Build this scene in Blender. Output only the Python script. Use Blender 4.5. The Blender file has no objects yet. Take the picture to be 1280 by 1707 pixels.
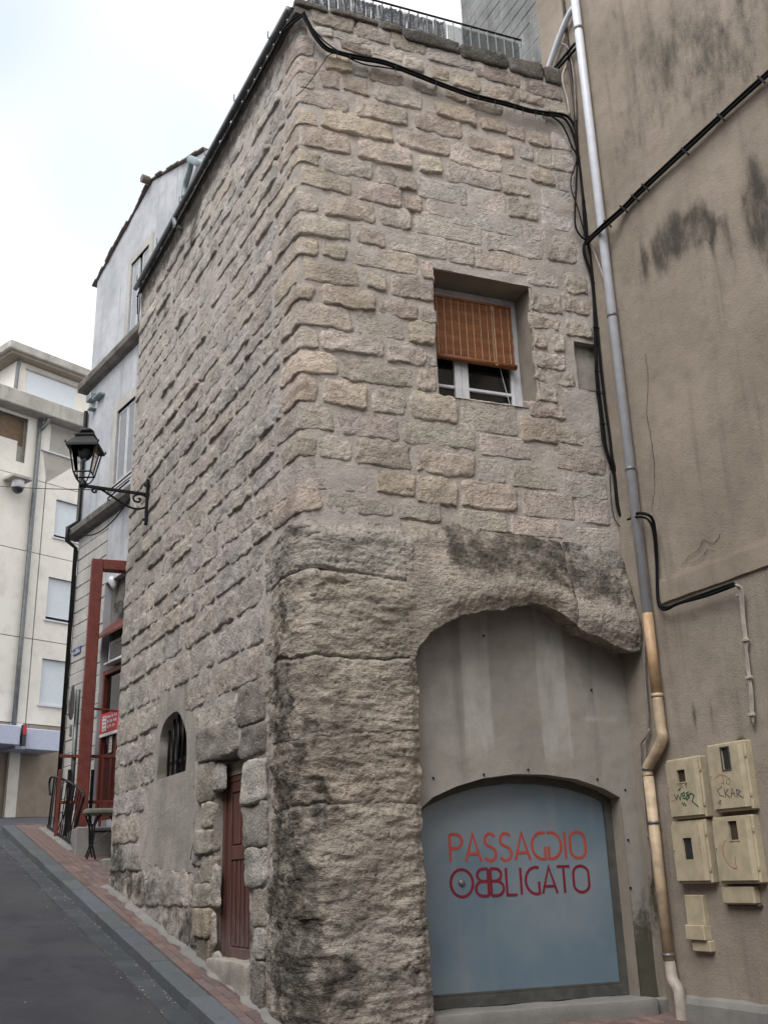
import bpy, math, random
import numpy as np
from mathutils import Matrix, Vector
from mathutils.geometry import tessellate_polygon

# ------------------------------------------------------------------ camera
SC = bpy.context.scene
COL = SC.collection
R_ = math.radians
ZC = 1.27                      # eye height above the pavement at the house corner
FPX, PCX, PCY = 1720.0, 640.0, 853.5     # focal length and centre in photo pixels (1280 x 1707)
PITCH, ROLL = math.atan(607 / FPX), -0.0321
_cp, _sp = math.cos(PITCH), math.sin(PITCH)
_up0 = np.array([0, -_sp, _cp]); _rt0 = np.array([1., 0, 0])
FW = np.array([0, _cp, _sp])
RT = _rt0 * math.cos(ROLL) + _up0 * math.sin(ROLL)
UP = -_rt0 * math.sin(ROLL) + _up0 * math.cos(ROLL)
CAM = np.array([0., 0., ZC])
cam = bpy.data.cameras.new('camera')
cam.sensor_fit = 'VERTICAL'; cam.sensor_height = 24.0; cam.lens = 24.0 * FPX / 1707.0
cam.clip_start = 0.05; cam.clip_end = 2000
camo = bpy.data.objects.new('camera', cam); COL.objects.link(camo)
camo.matrix_world = Matrix(((RT[0], UP[0], -FW[0], CAM[0]), (RT[1], UP[1], -FW[1], CAM[1]), (RT[2], UP[2], -FW[2], CAM[2]), (0, 0, 0, 1)))
SC.camera = camo

# ------------------------------------------------------------------ sky and light
SUN_EL, SUN_AZ = 52.0, 205.0   # degrees; azimuth clockwise from +Y
wd = bpy.data.worlds.new('World'); SC.world = wd; wd.use_nodes = True
wn, wl = wd.node_tree.nodes, wd.node_tree.links
wn.clear()
w_out = wn.new('ShaderNodeOutputWorld'); w_bg = wn.new('ShaderNodeBackground')
w_sky = wn.new('ShaderNodeTexSky'); w_sky.sky_type = 'NISHITA'; w_sky.sun_disc = False
w_sky.sun_elevation = R_(SUN_EL); w_sky.sun_rotation = R_(SUN_AZ)
w_tc = wn.new('ShaderNodeTexCoord')
w_map = wn.new('ShaderNodeMapping'); w_map.inputs['Location'].default_value = (5.87, 0.23, 2.42)
w_noise = wn.new('ShaderNodeTexNoise'); w_noise.inputs['Scale'].default_value = 1.0; w_noise.inputs['Detail'].default_value = 3
w_ramp = wn.new('ShaderNodeValToRGB')
w_ramp.color_ramp.elements[0].position = 0.29; w_ramp.color_ramp.elements[0].color = (0.08, 0.08, 0.08, 1)
w_ramp.color_ramp.elements[1].position = 0.485; w_ramp.color_ramp.elements[1].color = (1, 1, 1, 1)
w_mix = wn.new('ShaderNodeMix'); w_mix.data_type = 'RGBA'
w_mix.inputs['B'].default_value = (7.9, 7.95, 8.05, 1)
wl.new(w_tc.outputs['Generated'], w_map.inputs['Vector']); wl.new(w_map.outputs[0], w_noise.inputs['Vector'])
wl.new(w_noise.outputs[0], w_ramp.inputs[0]); wl.new(w_ramp.outputs[0], w_mix.inputs['Factor'])
w_gain = wn.new('ShaderNodeVectorMath'); w_gain.operation = 'SCALE'; w_gain.inputs['Scale'].default_value = 1.9
wl.new(w_sky.outputs[0], w_gain.inputs[0]); wl.new(w_gain.outputs[0], w_mix.inputs['A']); wl.new(w_mix.outputs['Result'], w_bg.inputs['Color'])
w_bg.inputs['Strength'].default_value = 0.10
wl.new(w_bg.outputs[0], w_out.inputs['Surface'])
sun = bpy.data.lights.new('sun', 'SUN'); sun.energy = 1.4; sun.angle = R_(35); sun.color = (1.0, 0.975, 0.95)
suno = bpy.data.objects.new('sun', sun); COL.objects.link(suno)
_sd = Vector((math.sin(R_(SUN_AZ)) * math.cos(R_(SUN_EL)), math.cos(R_(SUN_AZ)) * math.cos(R_(SUN_EL)), math.sin(R_(SUN_EL))))
suno.rotation_euler = _sd.to_track_quat('Z', 'Y').to_euler(); suno.location = (0, 0, 30)
SC.view_settings.view_transform = 'Standard'; SC.view_settings.look = 'None'
SC.view_settings.gamma = 1.0; SC.view_settings.use_curve_mapping = False
SC.view_settings.exposure = 0.80
SC.cycles.max_bounces = 4; SC.cycles.diffuse_bounces = 2; SC.cycles.use_adaptive_sampling = True; SC.cycles.adaptive_threshold = 0.02

# ------------------------------------------------------------------ measuring: a photo pixel seen on a wall plane
def ray(px, py): return FW + RT * ((px - PCX) / FPX) + UP * ((PCY - py) / FPX)
def depth(px, py, Y): r = ray(px, py); return CAM + r / r[1] * Y
class Plane:                    # vertical plane through P with horizontal direction d and outward normal n
    def __init__(s, P, d, n): s.P = np.array(P, float); s.d = d; s.n = n
    def hit(s, px, py, h=0.0):
        r = ray(px, py); t = ((s.P + s.n * h - CAM) @ s.n) / (r @ s.n); Q = CAM + r * t
        return (Q - s.P) @ s.d, Q[2]
    def at(s, u, z, h=0.0): q = s.P + s.d * u + s.n * h; return np.array([q[0], q[1], z])
    def px(s, px, py, h=0.0): u, z = s.hit(px, py, h); return s.at(u, z, h)
def H2(x, y): v = np.array([x, y, 0.]); return v / np.linalg.norm(v)
dF = H2(.93336, .35894); nF = np.array([dF[1], -dF[0], 0])
dL = H2(-.47517, .87989); nL = np.array([-dL[1], dL[0], 0])
dR = H2(.44642, -.89482); nR = np.array([dR[1], -dR[0], 0])      # towards the camera
dB = H2(-.59781, .80164); nB = np.array([-dB[1], dB[0], 0])
dM = H2(.64544, .76381); nM = np.array([dM[1], -dM[0], 0])
C0 = np.array([-.8236, 9.6, 0.])
PF = Plane(C0, dF, nF); PL_ = Plane(C0, dL, nL)
PR = Plane(C0 + dF * 3.66, dR, nR)
PB = Plane(C0 + dL * 6.8 - nL * 1.8, dB, nB)
_m = depth(40, 1359, 32.0); PM = Plane([_m[0], _m[1], 0], dM, nM)
def street(s, w, z=0.0): q = C0 + dL * s + nL * w; return np.array([q[0], q[1], z])
def ground(s):                  # height of the pavement along the street, uphill with s
    s = np.asarray(s, float); z0 = ZC - 1.2634
    up = np.where(s < 14, .1805 * s, .1805 * 14 + .082 * (np.minimum(s, 40) - 14))
    dn = -.42 * (1 - np.exp(np.minimum(s, 0) * .28))
    return z0 + np.where(s > 0, up, dn)
def gz(P): return float(ground((np.asarray(P) - C0) @ dL))

# ------------------------------------------------------------------ numpy gradient noise
_rng = np.random.RandomState(7); _perm = _rng.permutation(256); _perm = np.concatenate([_perm] * 3)
_g = _rng.normal(size=(256, 3)); _g /= np.linalg.norm(_g, axis=1)[:, None]
def perlin(P):
    P = np.asarray(P, float); i = np.floor(P).astype(int); f = P - i; i &= 255
    u = f * f * f * (f * (f * 6 - 15) + 10)
    def gr(dx, dy, dz):
        h = _perm[_perm[_perm[i[:, 0] + dx] + i[:, 1] + dy] + i[:, 2] + dz]
        return ((f - np.array([dx, dy, dz])) * _g[h]).sum(1)
    def lerp(a, b, t): return a + (b - a) * t
    x00 = lerp(gr(0, 0, 0), gr(1, 0, 0), u[:, 0]); x10 = lerp(gr(0, 1, 0), gr(1, 1, 0), u[:, 0])
    x01 = lerp(gr(0, 0, 1), gr(1, 0, 1), u[:, 0]); x11 = lerp(gr(0, 1, 1), gr(1, 1, 1), u[:, 0])
    return lerp(lerp(x00, x10, u[:, 1]), lerp(x01, x11, u[:, 1]), u[:, 2])
def fbm(P, sc, oct=3, seed=0.0, gain=.5):
    sc = np.asarray(sc, float); P = np.asarray(P, float) * sc + seed * 13.7 + 50.3
    r = 0; a = 1.0
    for _ in range(oct): r = r + a * perlin(P); P = P * 2.03 + 9.1; a *= gain
    return r
def sstep(a, b, x): t = np.clip((x - a) / (b - a), 0, 1); return t * t * (3 - 2 * t)

# ------------------------------------------------------------------ mesh building
class MB:
    def __init__(s): s.v = []; s.f = []; s.mi = []; s.cur = 0
    def add(s, vs, fs):
        b = len(s.v); s.v.extend([tuple(map(float, q)) for q in vs])
        s.f.extend([tuple(b + i for i in q) for q in fs]); s.mi.extend([s.cur] * len(fs)); return s
    def box(s, o, ax, ay, az, bev=0.0):      # o corner, three edge vectors; optional bevelled edges
        o, ax, ay, az = [np.asarray(q, float) for q in (o, ax, ay, az)]
        if np.dot(np.cross(ax, ay), az) < 0: o = o + ax; ax = -ax
        if bev <= 0:
            vs = [o + ax * i + ay * j + az * k for k in (0, 1) for j in (0, 1) for i in (0, 1)]
            return s.add(vs, [(0, 2, 3, 1), (4, 5, 7, 6), (0, 1, 5, 4), (2, 6, 7, 3), (0, 4, 6, 2), (1, 3, 7, 5)])
        L = [np.linalg.norm(q) for q in (ax, ay, az)]; U = [q / l for q, l in zip((ax, ay, az), L)]
        b = min(bev, .45 * min(L)); c = o + (ax + ay + az) / 2; hx = [l / 2 for l in L]
        vs = []; idx = {}
        for sx in (-1, 1):
            for sy in (-1, 1):
                for sz in (-1, 1):
                    sg = (sx, sy, sz)
                    for k in range(3):
                        p = c.copy()
                        for m in range(3): p = p + U[m] * sg[m] * (hx[m] - (0 if m == k else b))
                        idx[(sg, k)] = len(vs); vs.append(p)
        fs = []
        for k in range(3):
            a1, a2 = (k + 1) % 3, (k + 2) % 3
            for q in (-1, 1):
                l = []
                for (p1, p2) in ((-1, -1), (1, -1), (1, 1), (-1, 1)):
                    g = [0, 0, 0]; g[k] = q; g[a1] = p1; g[a2] = p2; l.append(idx[(tuple(g), k)])
                fs.append(tuple(l) if q > 0 else tuple(l[::-1]))
            for p1 in (-1, 1):
                for p2 in (-1, 1):
                    g0 = [0, 0, 0]; g1 = [0, 0, 0]; g0[k] = -1; g1[k] = 1
                    g0[a1] = g1[a1] = p1; g0[a2] = g1[a2] = p2
                    q = (idx[(tuple(g0), a1)], idx[(tuple(g1), a1)], idx[(tuple(g1), a2)], idx[(tuple(g0), a2)])
                    fs.append(q if p1 * p2 < 0 else q[::-1])
        for sx in (-1, 1):
            for sy in (-1, 1):
                for sz in (-1, 1):
                    q = tuple(idx[((sx, sy, sz), k)] for k in range(3)); fs.append(q if sx * sy * sz > 0 else q[::-1])
        return s.add(vs, fs)
    def tube(s, pts, r, n=8, cap=True):
        pts = [np.asarray(p, float) for p in pts]; m = len(pts); rs = r if hasattr(r, '__len__') else [r] * m
        vs = []; fs = []; prev = None
        for i, p in enumerate(pts):
            t = pts[min(i + 1, m - 1)] - pts[max(i - 1, 0)]; t = t / (np.linalg.norm(t) + 1e-12)
            if prev is None:
                a = np.array([0, 0, 1.]) if abs(t[2]) < .9 else np.array([1., 0, 0])
                x = np.cross(t, a)
            else: x = prev - t * (prev @ t)
            x = x / (np.linalg.norm(x) + 1e-12); prev = x; y = np.cross(t, x)
            for k in range(n):
                th = 2 * math.pi * k / n; vs.append(p + (x * math.cos(th) + y * math.sin(th)) * rs[i])
        for i in range(m - 1):
            for k in range(n):
                k2 = (k + 1) % n; fs.append((i * n + k, i * n + k2, (i + 1) * n + k2, (i + 1) * n + k))
        if cap: fs.append(tuple(range(n))[::-1]); fs.append(tuple((m - 1) * n + k for k in range(n)))
        return s.add(vs, fs)
    def ribbon(s, pts, w, nrm, th):          # flat stroke: polyline of width w, thickness th along nrm
        pts = [np.asarray(p, float) for p in pts]; m = len(pts); vs = []; fs = []
        for i, p in enumerate(pts):
            a = pts[i] - pts[i - 1] if i else pts[1] - pts[0]; b = pts[i + 1] - pts[i] if i < m - 1 else a
            a = a / (np.linalg.norm(a) + 1e-12); b = b / (np.linalg.norm(b) + 1e-12)
            t = a + b; t = t / (np.linalg.norm(t) + 1e-12); sd = np.cross(nrm, t); k = 1 / max(.5, float(t @ b))
            for q in (-1, 1):
                for h in (0, 1): vs.append(p + sd * q * w / 2 * k + nrm * th * h)
        for i in range(m - 1):
            a = i * 4; b = a + 4
            fs += [(a + 1, a + 3, b + 3, b + 1), (a, a + 1, b + 1, b), (a + 2, b + 2, b + 3, a + 3)]
        fs += [(0, 2, 3, 1), (4 * m - 4, 4 * m - 3, 4 * m - 1, 4 * m - 2)]
        return s.add(vs, fs)
    def poly(s, pl, outer, holes, h0, h1):   # plate on plane pl: outline + holes in (u,z), from h0 (back) to h1 (front)
        loops = [outer] + list(holes)
        tri = tessellate_polygon([[Vector((p[0], p[1], 0)) for p in lp] for lp in loops])
        flat = [p for lp in loops for p in lp]; n = len(flat)
        vs = [pl.at(u, z, h1) for u, z in flat] + [pl.at(u, z, h0) for u, z in flat]; fs = []
        for t in tri:
            a, b, c = [np.asarray(vs[i]) for i in t]
            if np.cross(b - a, c - a) @ pl.n < 0: t = t[::-1]
            fs.append(tuple(t)); fs.append(tuple(i + n for i in t[::-1]))
        k = 0
        for li, lp in enumerate(loops):
            m = len(lp)
            for i in range(m):
                a, b = k + i, k + (i + 1) % m; fs.append((a, b, b + n, a + n))
            k += m
        return s.add(vs, fs)
    def lathe(s, o, axis, prof, n=16):
        o = np.asarray(o, float); ax = np.asarray(axis, float); ax = ax / np.linalg.norm(ax)
        a = np.array([0, 0, 1.]) if abs(ax[2]) < .9 else np.array([1., 0, 0]); x = np.cross(ax, a); x /= np.linalg.norm(x); y = np.cross(ax, x)
        vs = [o + ax * t + (x * math.cos(2 * math.pi * k / n) + y * math.sin(2 * math.pi * k / n)) * r for t, r in prof for k in range(n)]
        fs = [(i * n + k, i * n + (k + 1) % n, (i + 1) * n + (k + 1) % n, (i + 1) * n + k) for i in range(len(prof) - 1) for k in range(n)]
        return s.add(vs, fs)
    def build(s, name, mat, parent=None, smooth=False, attrs=None):
        me = bpy.data.meshes.new(name); me.from_pydata(s.v, [], s.f); me.validate()
        if not isinstance(mat, (list, tuple)): mat = [mat]
        for m in mat: me.materials.append(M[m])
        if len(mat) > 1 and len(me.polygons) == len(s.mi): me.polygons.foreach_set('material_index', s.mi)
        return link(name, me, parent, smooth, attrs)
def link(name, me, parent=None, smooth=False, attrs=None):
    if smooth: me.polygons.foreach_set('use_smooth', [True] * len(me.polygons))
    for k, a in (attrs or {}).items():
        at = me.attributes.new(k, 'FLOAT', 'POINT'); at.data.foreach_set('value', np.asarray(a, np.float32))
    me.update()
    o = bpy.data.objects.new(name, me); COL.objects.link(o)
    if parent is not None: adopt(o, parent)
    return o
WL = {}                                      # world location of the roots
def adopt(o, parent):
    o.parent = parent; o.matrix_parent_inverse = Matrix.Translation(-Vector(WL.get(parent.name, (0, 0, 0))))
def tag(o, label, cat, group=None):
    o['label'] = label; o['category'] = cat
    if group: o['group'] = group
    return o
def thing(name, loc, label, cat, group=None):
    o = bpy.data.objects.new(name, None); COL.objects.link(o); o.empty_display_size = .2
    o.location = tuple(float(q) for q in loc); WL[o.name] = tuple(o.location)
    return tag(o, label, cat, group)
def structure(o): o['kind'] = 'structure'; return o
def gridmesh(P, nx, ny, flip=False):
    fs = []
    for j in range(ny - 1):
        for i in range(nx - 1):
            a = j * nx + i; q = (a, a + 1, a + nx + 1, a + nx); fs.append(q[::-1] if flip else q)
    return fs
def smoothline(pts, n=6):                    # Catmull-Rom through points
    pts = [np.asarray(p, float) for p in pts]; out = []
    for i in range(len(pts) - 1):
        p0 = pts[max(i - 1, 0)]; p1 = pts[i]; p2 = pts[i + 1]; p3 = pts[min(i + 2, len(pts) - 1)]
        for k in range(n):
            t = k / n; out.append(.5 * ((2 * p1) + (p2 - p0) * t + (2 * p0 - 5 * p1 + 4 * p2 - p3) * t * t + (3 * p1 - p0 - 3 * p2 + p3) * t ** 3))
    out.append(pts[-1]); return out

# ------------------------------------------------------------------ materials
M = {}
class NT:
    def __init__(s, name):
        m = bpy.data.materials.new(name); m.use_nodes = True; M[name] = m
        s.t = m.node_tree; s.b = s.t.nodes['Principled BSDF']; s.m = m
        g = s.t.nodes.new('ShaderNodeNewGeometry'); s.pos = g.outputs['Position']
    def n(s, ty, **kw):
        o = s.t.nodes.new(ty)
        for k, v in kw.items(): setattr(o, k, v)
        return o
    def put(s, sock, v):
        if isinstance(v, bpy.types.NodeSocket): s.t.links.new(v, sock)
        elif v is not None:
            if isinstance(v, (tuple, list)) and len(v) == 3 and sock.type == 'RGBA': v = (*v, 1)
            sock.default_value = v
    def map(s, scale, loc=(0, 0, 0), src=None, rot=(0, 0, 0)):
        o = s.n('ShaderNodeMapping'); s.put(o.inputs['Vector'], src or s.pos)
        o.inputs['Scale'].default_value = scale; o.inputs['Location'].default_value = loc; o.inputs['Rotation'].default_value = rot
        return o.outputs[0]
    def noise(s, scale, detail=3, rough=.55, vec=None, dist=0.0):
        o = s.n('ShaderNodeTexNoise'); s.put(o.inputs['Vector'], vec or s.pos)
        o.inputs['Scale'].default_value = scale; o.inputs['Detail'].default_value = detail
        o.inputs['Roughness'].default_value = rough; o.inputs['Distortion'].default_value = dist
        return o.outputs[0]
    def voro(s, scale, feat='F1', vec=None):
        o = s.n('ShaderNodeTexVoronoi', feature=feat); s.put(o.inputs['Vector'], vec or s.pos); o.inputs['Scale'].default_value = scale
        return o.outputs['Distance']
    def ramp(s, v, a, b, lo=0.0, hi=1.0):
        o = s.n('ShaderNodeMapRange'); o.interpolation_type = 'SMOOTHSTEP'; s.put(o.inputs[0], v)
        for i, q in enumerate((a, b, lo, hi)): s.put(o.inputs[i + 1], q)
        return o.outputs[0]
    def math(s, op, a, b=0.0, c=None):
        o = s.n('ShaderNodeMath', operation=op); s.put(o.inputs[0], a); s.put(o.inputs[1], b)
        if c is not None: s.put(o.inputs[2], c)
        return o.outputs[0]
    def mix(s, f, a, b, mode='MIX'):
        o = s.n('ShaderNodeMix', data_type='RGBA', blend_type=mode); s.put(o.inputs['Factor'], f); s.put(o.inputs['A'], a); s.put(o.inputs['B'], b)
        return o.outputs['Result']
    def attr(s, name):
        o = s.n('ShaderNodeAttribute', attribute_name=name); return o.outputs['Fac']
    def objcol(s): return s.n('ShaderNodeObjectInfo').outputs['Color']
    def objrnd(s): return s.n('ShaderNodeObjectInfo').outputs['Random']
    def sep(s, v=None):
        o = s.n('ShaderNodeSeparateXYZ'); s.put(o.inputs[0], v or s.pos); return o.outputs
    def bump(s, h, strength=.5, dist=.01, nrm=None):
        o = s.n('ShaderNodeBump'); s.put(o.inputs['Height'], h); o.inputs['Strength'].default_value = strength
        o.inputs['Distance'].default_value = dist
        if nrm is not None: s.put(o.inputs['Normal'], nrm)
        return o.outputs[0]
    def done(s, col=None, rough=.9, nrm=None, metal=0.0, spec=.3):
        s.put(s.b.inputs['Base Color'], col); s.put(s.b.inputs['Roughness'], rough)
        s.put(s.b.inputs['Metallic'], metal); s.put(s.b.inputs['Specular IOR Level'], spec)
        if nrm is not None: s.put(s.b.inputs['Normal'], nrm)
        return s.m

def m_stone(name, base=None, dark=(.09, .08, .07), pits=1.0, stainattr=False, strata=False, lo=.70, hi=1.18):
    t = NT(name); col = t.objcol() if base is None else base
    n1 = t.noise(2.2, 3, .6); n2 = t.noise(14, 3, .7); n3 = t.noise(62, 2, .7); n4 = t.noise(30, 2, .7)
    v = t.mix(1.0, col, t.mix(t.ramp(n1, .3, .7), (lo, lo, lo * .98), (hi, hi * .985, hi * .95)), 'MULTIPLY')
    v = t.mix(t.ramp(n2, .44, .74, 0, .55), v, t.mix(1.0, col, (.56, .51, .49), 'MULTIPLY'))
    v = t.mix(t.ramp(t.noise(5.5, 5, .7, t.map((1, 1, 1), (4, 9, 2))), .52, .72, 0, .5), v, (.40, .38, .36))
    v = t.mix(t.ramp(n4, .54, .72, 0, .45), v, t.mix(1.0, col, (.45, .41, .38), 'MULTIPLY')); v = t.mix(t.ramp(n3, .54, .74, 0, .7), v, dark); v = t.mix(t.ramp(t.noise(48, 3, .7, t.map((1, 1, 1), (7, 3, 1))), .58, .74, 0, .45), v, (.56, .52, .46))
    pv = t.voro(38 if strata else 46); pit = t.ramp(pv, .08, .26)
    pm = t.ramp(t.noise(7, 2), .45, .62)                      # where the pits are
    pit = t.math('MAXIMUM', pit, t.math('SUBTRACT', 1.0, pm))
    v = t.mix(t.math('MULTIPLY', t.math('SUBTRACT', 1.0, pit), .75 * pits), v, dark)
    if stainattr:
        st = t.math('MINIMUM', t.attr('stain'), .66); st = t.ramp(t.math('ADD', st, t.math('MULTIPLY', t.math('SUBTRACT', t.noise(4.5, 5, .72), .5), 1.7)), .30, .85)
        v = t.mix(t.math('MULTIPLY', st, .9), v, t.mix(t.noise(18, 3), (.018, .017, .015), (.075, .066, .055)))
        ms = t.attr('moss'); ms = t.ramp(t.math('ADD', ms, t.math('MULTIPLY', t.math('SUBTRACT', t.noise(22, 5, .7), .5), .8)), .4, .7)
        v = t.mix(t.math('MULTIPLY', ms, .75), v, (.05, .05, .028))
        wh = t.attr('pale'); wh = t.ramp(t.math('ADD', wh, t.math('MULTIPLY', t.math('SUBTRACT', t.noise(40, 4, .7), .5), 1.2)), .45, .8)
        v = t.mix(t.math('MULTIPLY', wh, .6), v, (.42, .40, .37))
    h = t.math('ADD', t.math('MULTIPLY', n2, 1.0), t.math('MULTIPLY', n3, .5))
    h = t.math('ADD', t.math('ADD', h, t.math('MULTIPLY', n4, 1.1)), t.math('MULTIPLY', pit, .7 * pits))
    if strata:
        ns = t.noise(1.0, 5, .65, t.map((5, 5, 24)), .5); h = t.math('ADD', h, t.math('MULTIPLY', ns, 1.3))
        v = t.mix(t.ramp(ns, .5, .75, 0, .28), v, t.mix(1.0, col, (.62, .58, .54), 'MULTIPLY'))
    return t.done(v, .95, t.bump(h, .9, .018), spec=.15)
m_stone('stone'); m_stone('pillar_stone', stainattr=True, strata=True, pits=1.35)
m_stone('wall_stone_stained', stainattr=True)
m_stone('coping_stone', dark=(.05, .045, .04))

t = NT('mortar')
n1 = t.noise(1.6, 5, .6); n2 = t.noise(30, 4, .6); n3 = t.noise(120, 2)
v = t.mix(t.ramp(n1, .3, .7), (.395, .35, .315), (.495, .448, .41))
v = t.mix(t.ramp(n2, .5, .8, 0, .4), v, (.28, .245, .21))
v = t.mix(t.ramp(t.noise(4, 4, .7), .55, .75, 0, .45), v, (.26, .235, .215))
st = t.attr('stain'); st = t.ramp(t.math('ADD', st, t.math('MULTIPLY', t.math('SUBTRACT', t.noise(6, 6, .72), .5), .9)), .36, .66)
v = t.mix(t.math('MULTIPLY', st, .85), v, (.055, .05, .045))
h = t.math('ADD', t.math('MULTIPLY', n2, .8), t.math('MULTIPLY', n3, .4))
t.done(v, .95, t.bump(t.math('ADD', h, t.math('MULTIPLY', t.noise(9, 5, .65), 1.4)), .8, .018), spec=.12)

def m_render(name, a, b, grime=(.06, .055, .05), sc=1.0, streak=True, bump=.35, stain=True, pale=None):
    t = NT(name)
    n1 = t.noise(.9 * sc, 5, .6); n2 = t.noise(60, 3, .6); n3 = t.noise(4 * sc, 6, .65)
    v = t.mix(t.ramp(n1, .3, .7), a, b)
    v = t.mix(t.ramp(n3, .45, .75, 0, .35), v, tuple(q * .6 for q in a))
    if streak:
        ns = t.noise(1.0, 4, .6, t.map((5, 5, .35))); v = t.mix(t.ramp(ns, .52, .74, 0, .42), v, tuple(q * .5 for q in a))
    v = t.mix(t.ramp(t.noise(150, 2), .55, .9, 0, .45), v, tuple(q * .45 for q in a))
    if pale is not None:
        pa = t.ramp(t.math('ADD', t.attr('pale'), t.math('MULTIPLY', t.math('SUBTRACT', t.noise(3.0, 4, .65, t.map((2, 2, .8))), .5), 1.1)), .15, .95)
        v = t.mix(t.math('MULTIPLY', pa, .8), v, pale)
    if stain:
        st = t.math('MINIMUM', t.attr('stain'), .95); st = t.math('MULTIPLY', t.ramp(t.math('ADD', st, t.math('MULTIPLY', t.math('SUBTRACT', t.noise(1.6, 6, .68, t.map((2.4, 2.4, .9), rot=(.45, .35, 0))), .5), 2.1)), .30, 1.15), t.ramp(st, .0, .12))
        v = t.mix(t.math('MULTIPLY', st, .92), v, grime)
        ms = t.ramp(t.math('ADD', t.attr('moss'), t.math('MULTIPLY', t.math('SUBTRACT', t.noise(16, 5, .7), .5), .8)), .35, .75)
        v = t.mix(t.math('MULTIPLY', ms, .8), v, (.035, .036, .018))
    h = t.math('ADD', t.math('MULTIPLY', n2, 1.0), t.math('MULTIPLY', t.noise(8, 4), 1.5))
    h = t.math('ADD', h, t.math('MULTIPLY', t.noise(190, 2), .5))
    return t.done(v, .95, t.bump(h, bump, .012), spec=.12)
m_render('plaster_beige', (.28, .235, .188), (.37, .315, .255), bump=.6)
m_render('plaster_lower', (.272, .234, .194), (.358, .312, .262), bump=.6)
m_render('plaster_beige_clean', (.28, .235, .185), (.36, .305, .245), stain=False)
m_render('infill_render', (.285, .265, .24), (.35, .325, .295), pale=(.46, .44, .41), bump=.3)
m_render('plaster_grey', (.37, .385, .41), (.52, .53, .555), grime=(.13, .12, .115), bump=.25)
m_render('stucco', (.32, .29, .26), (.43, .395, .355), stain=False, streak=True, bump=.8, sc=2.2)
m_render('reveal_plaster', (.27, .235, .195), (.34, .30, .25), stain=False, streak=False)
m_render('concrete', (.20, .195, .185), (.28, .27, .255), stain=False, streak=False)
m_render('dark_cornice', (.13, .12, .11), (.24, .225, .205), stain=False, sc=3)
m_render('cream_render', (.76, .72, .65), (.82, .785, .72), stain=False, streak=False, bump=.05, sc=.6)
m_render('weathered_concrete', (.36, .34, .31), (.50, .47, .43), stain=False, bump=.2, sc=2)
m_render('dark_void', (.012, .011, .010), (.02, .018, .016), stain=False, streak=False)
m_render('ashlar', (.40, .385, .36), (.50, .48, .45), stain=False, streak=True, bump=.4, sc=2)
m_render('block_grey', (.20, .205, .205), (.30, .305, .30), stain=False, streak=True, bump=.5, sc=2)

def m_plain(name, c, rough=.5, metal=0.0, var=.25, bump=.0, sc=9, spec=.4, dirt=None):
    t = NT(name); n = t.noise(sc, 4, .6)
    v = t.mix(t.ramp(n, .3, .7), tuple(q * (1 - var) for q in c), tuple(min(1, q * (1 + var * .5)) for q in c))
    if dirt is not None: v = t.mix(t.ramp(t.noise(sc * .6, 6, .7, t.map((1, 1, .5), (3, 1, 5))), .48, .75, 0, .7), v, dirt)
    nb = t.bump(t.noise(sc * 8, 3), bump, .006) if bump else None
    return t.done(v, t.ramp(n, .3, .7, rough * .85, min(1, rough * 1.15)), nb, metal, spec)
m_plain('loggia_brown', (.20, .14, .09), .8)
m_plain('white_pvc', (.66, .68, .74), .38, var=.08, dirt=(.55, .55, .57))
m_plain('beige_pvc', (.52, .40, .27), .45, dirt=(.40, .33, .25))
m_plain('orange_pvc', (.50, .33, .19), .45, dirt=(.42, .30, .19))
m_plain('pale_pvc', (.44, .39, .34), .5, dirt=(.33, .31, .28))
m_plain('cable_black', (.009, .009, .009), .8, spec=.15)
m_plain('cable_brown', (.035, .022, .018), .6)
m_plain('cable_grey', (.27, .245, .22), .6)
m_plain('iron_black', (.010, .010, .012), .45, .3, dirt=(.03, .025, .02))
m_plain('zinc', (.20, .21, .215), .5, .6, dirt=(.10, .10, .10))
m_plain('zinc_green', (.25, .30, .31), .5, .4, dirt=(.15, .17, .17))
m_plain('grey_metal', (.22, .22, .22), .5, .5)
m_plain('frame_grey', (.085, .083, .075), .6, dirt=(.05, .05, .042), bump=.1)
m_plain('white_paint', (.66, .66, .70), .45, dirt=(.45, .44, .43), var=.1)
m_plain('meter_plastic', (.46, .395, .275), .55, var=.14, dirt=(.31, .265, .19), bump=.05)
m_plain('meter_glass', (.03, .032, .034), .15, spec=.6)
m_plain('meter_hole', (.055, .040, .026), .6)
m_plain('red_paint', (.16, .034, .024), .55, dirt=(.10, .028, .022), var=.25)
m_plain('red_sign', (.55, .02, .035), .4, var=.05)
m_plain('white_sign', (.75, .75, .76), .4, var=.05)
m_plain('blue_sign', (.03, .05, .22), .35, var=.1)
m_plain('sign_back', (.30, .32, .32), .45, .4)
m_plain('galvanised', (.19, .22, .215), .45, .5)
m_plain('shutter_white', (.55, .57, .60), .5, dirt=(.38, .38, .38), var=.1)
m_plain('roller_blue', (.66, .71, .75), .5, var=.04)
m_plain('lilac_panel', (.50, .54, .68), .45, var=.06)
m_plain('lamp_glass_white', (.65, .66, .68), .25)
m_plain('roof_tile', (.16, .125, .10), .85, bump=.4, dirt=(.06, .055, .05))
m_plain('table_stone', (.16, .16, .13), .8, bump=.3)
m_plain('ink_orange', (.43, .065, .045), .5, var=.1)
m_plain('ink_crimson', (.19, .012, .03), .5, var=.1)
m_plain('ink_green', (.01, .09, .055), .6)
m_plain('ink_grey', (.14, .13, .11), .7)
m_plain('ink_red', (.42, .14, .09), .7)
m_plain('cord', (.55, .40, .24), .8)
m_plain('reed', (.27, .28, .30), .8, var=.75, sc=45)
m_plain('screen_mesh', (.06, .063, .065), .8)
m_plain('shop_dark', (.022, .024, .026), .3)

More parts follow.
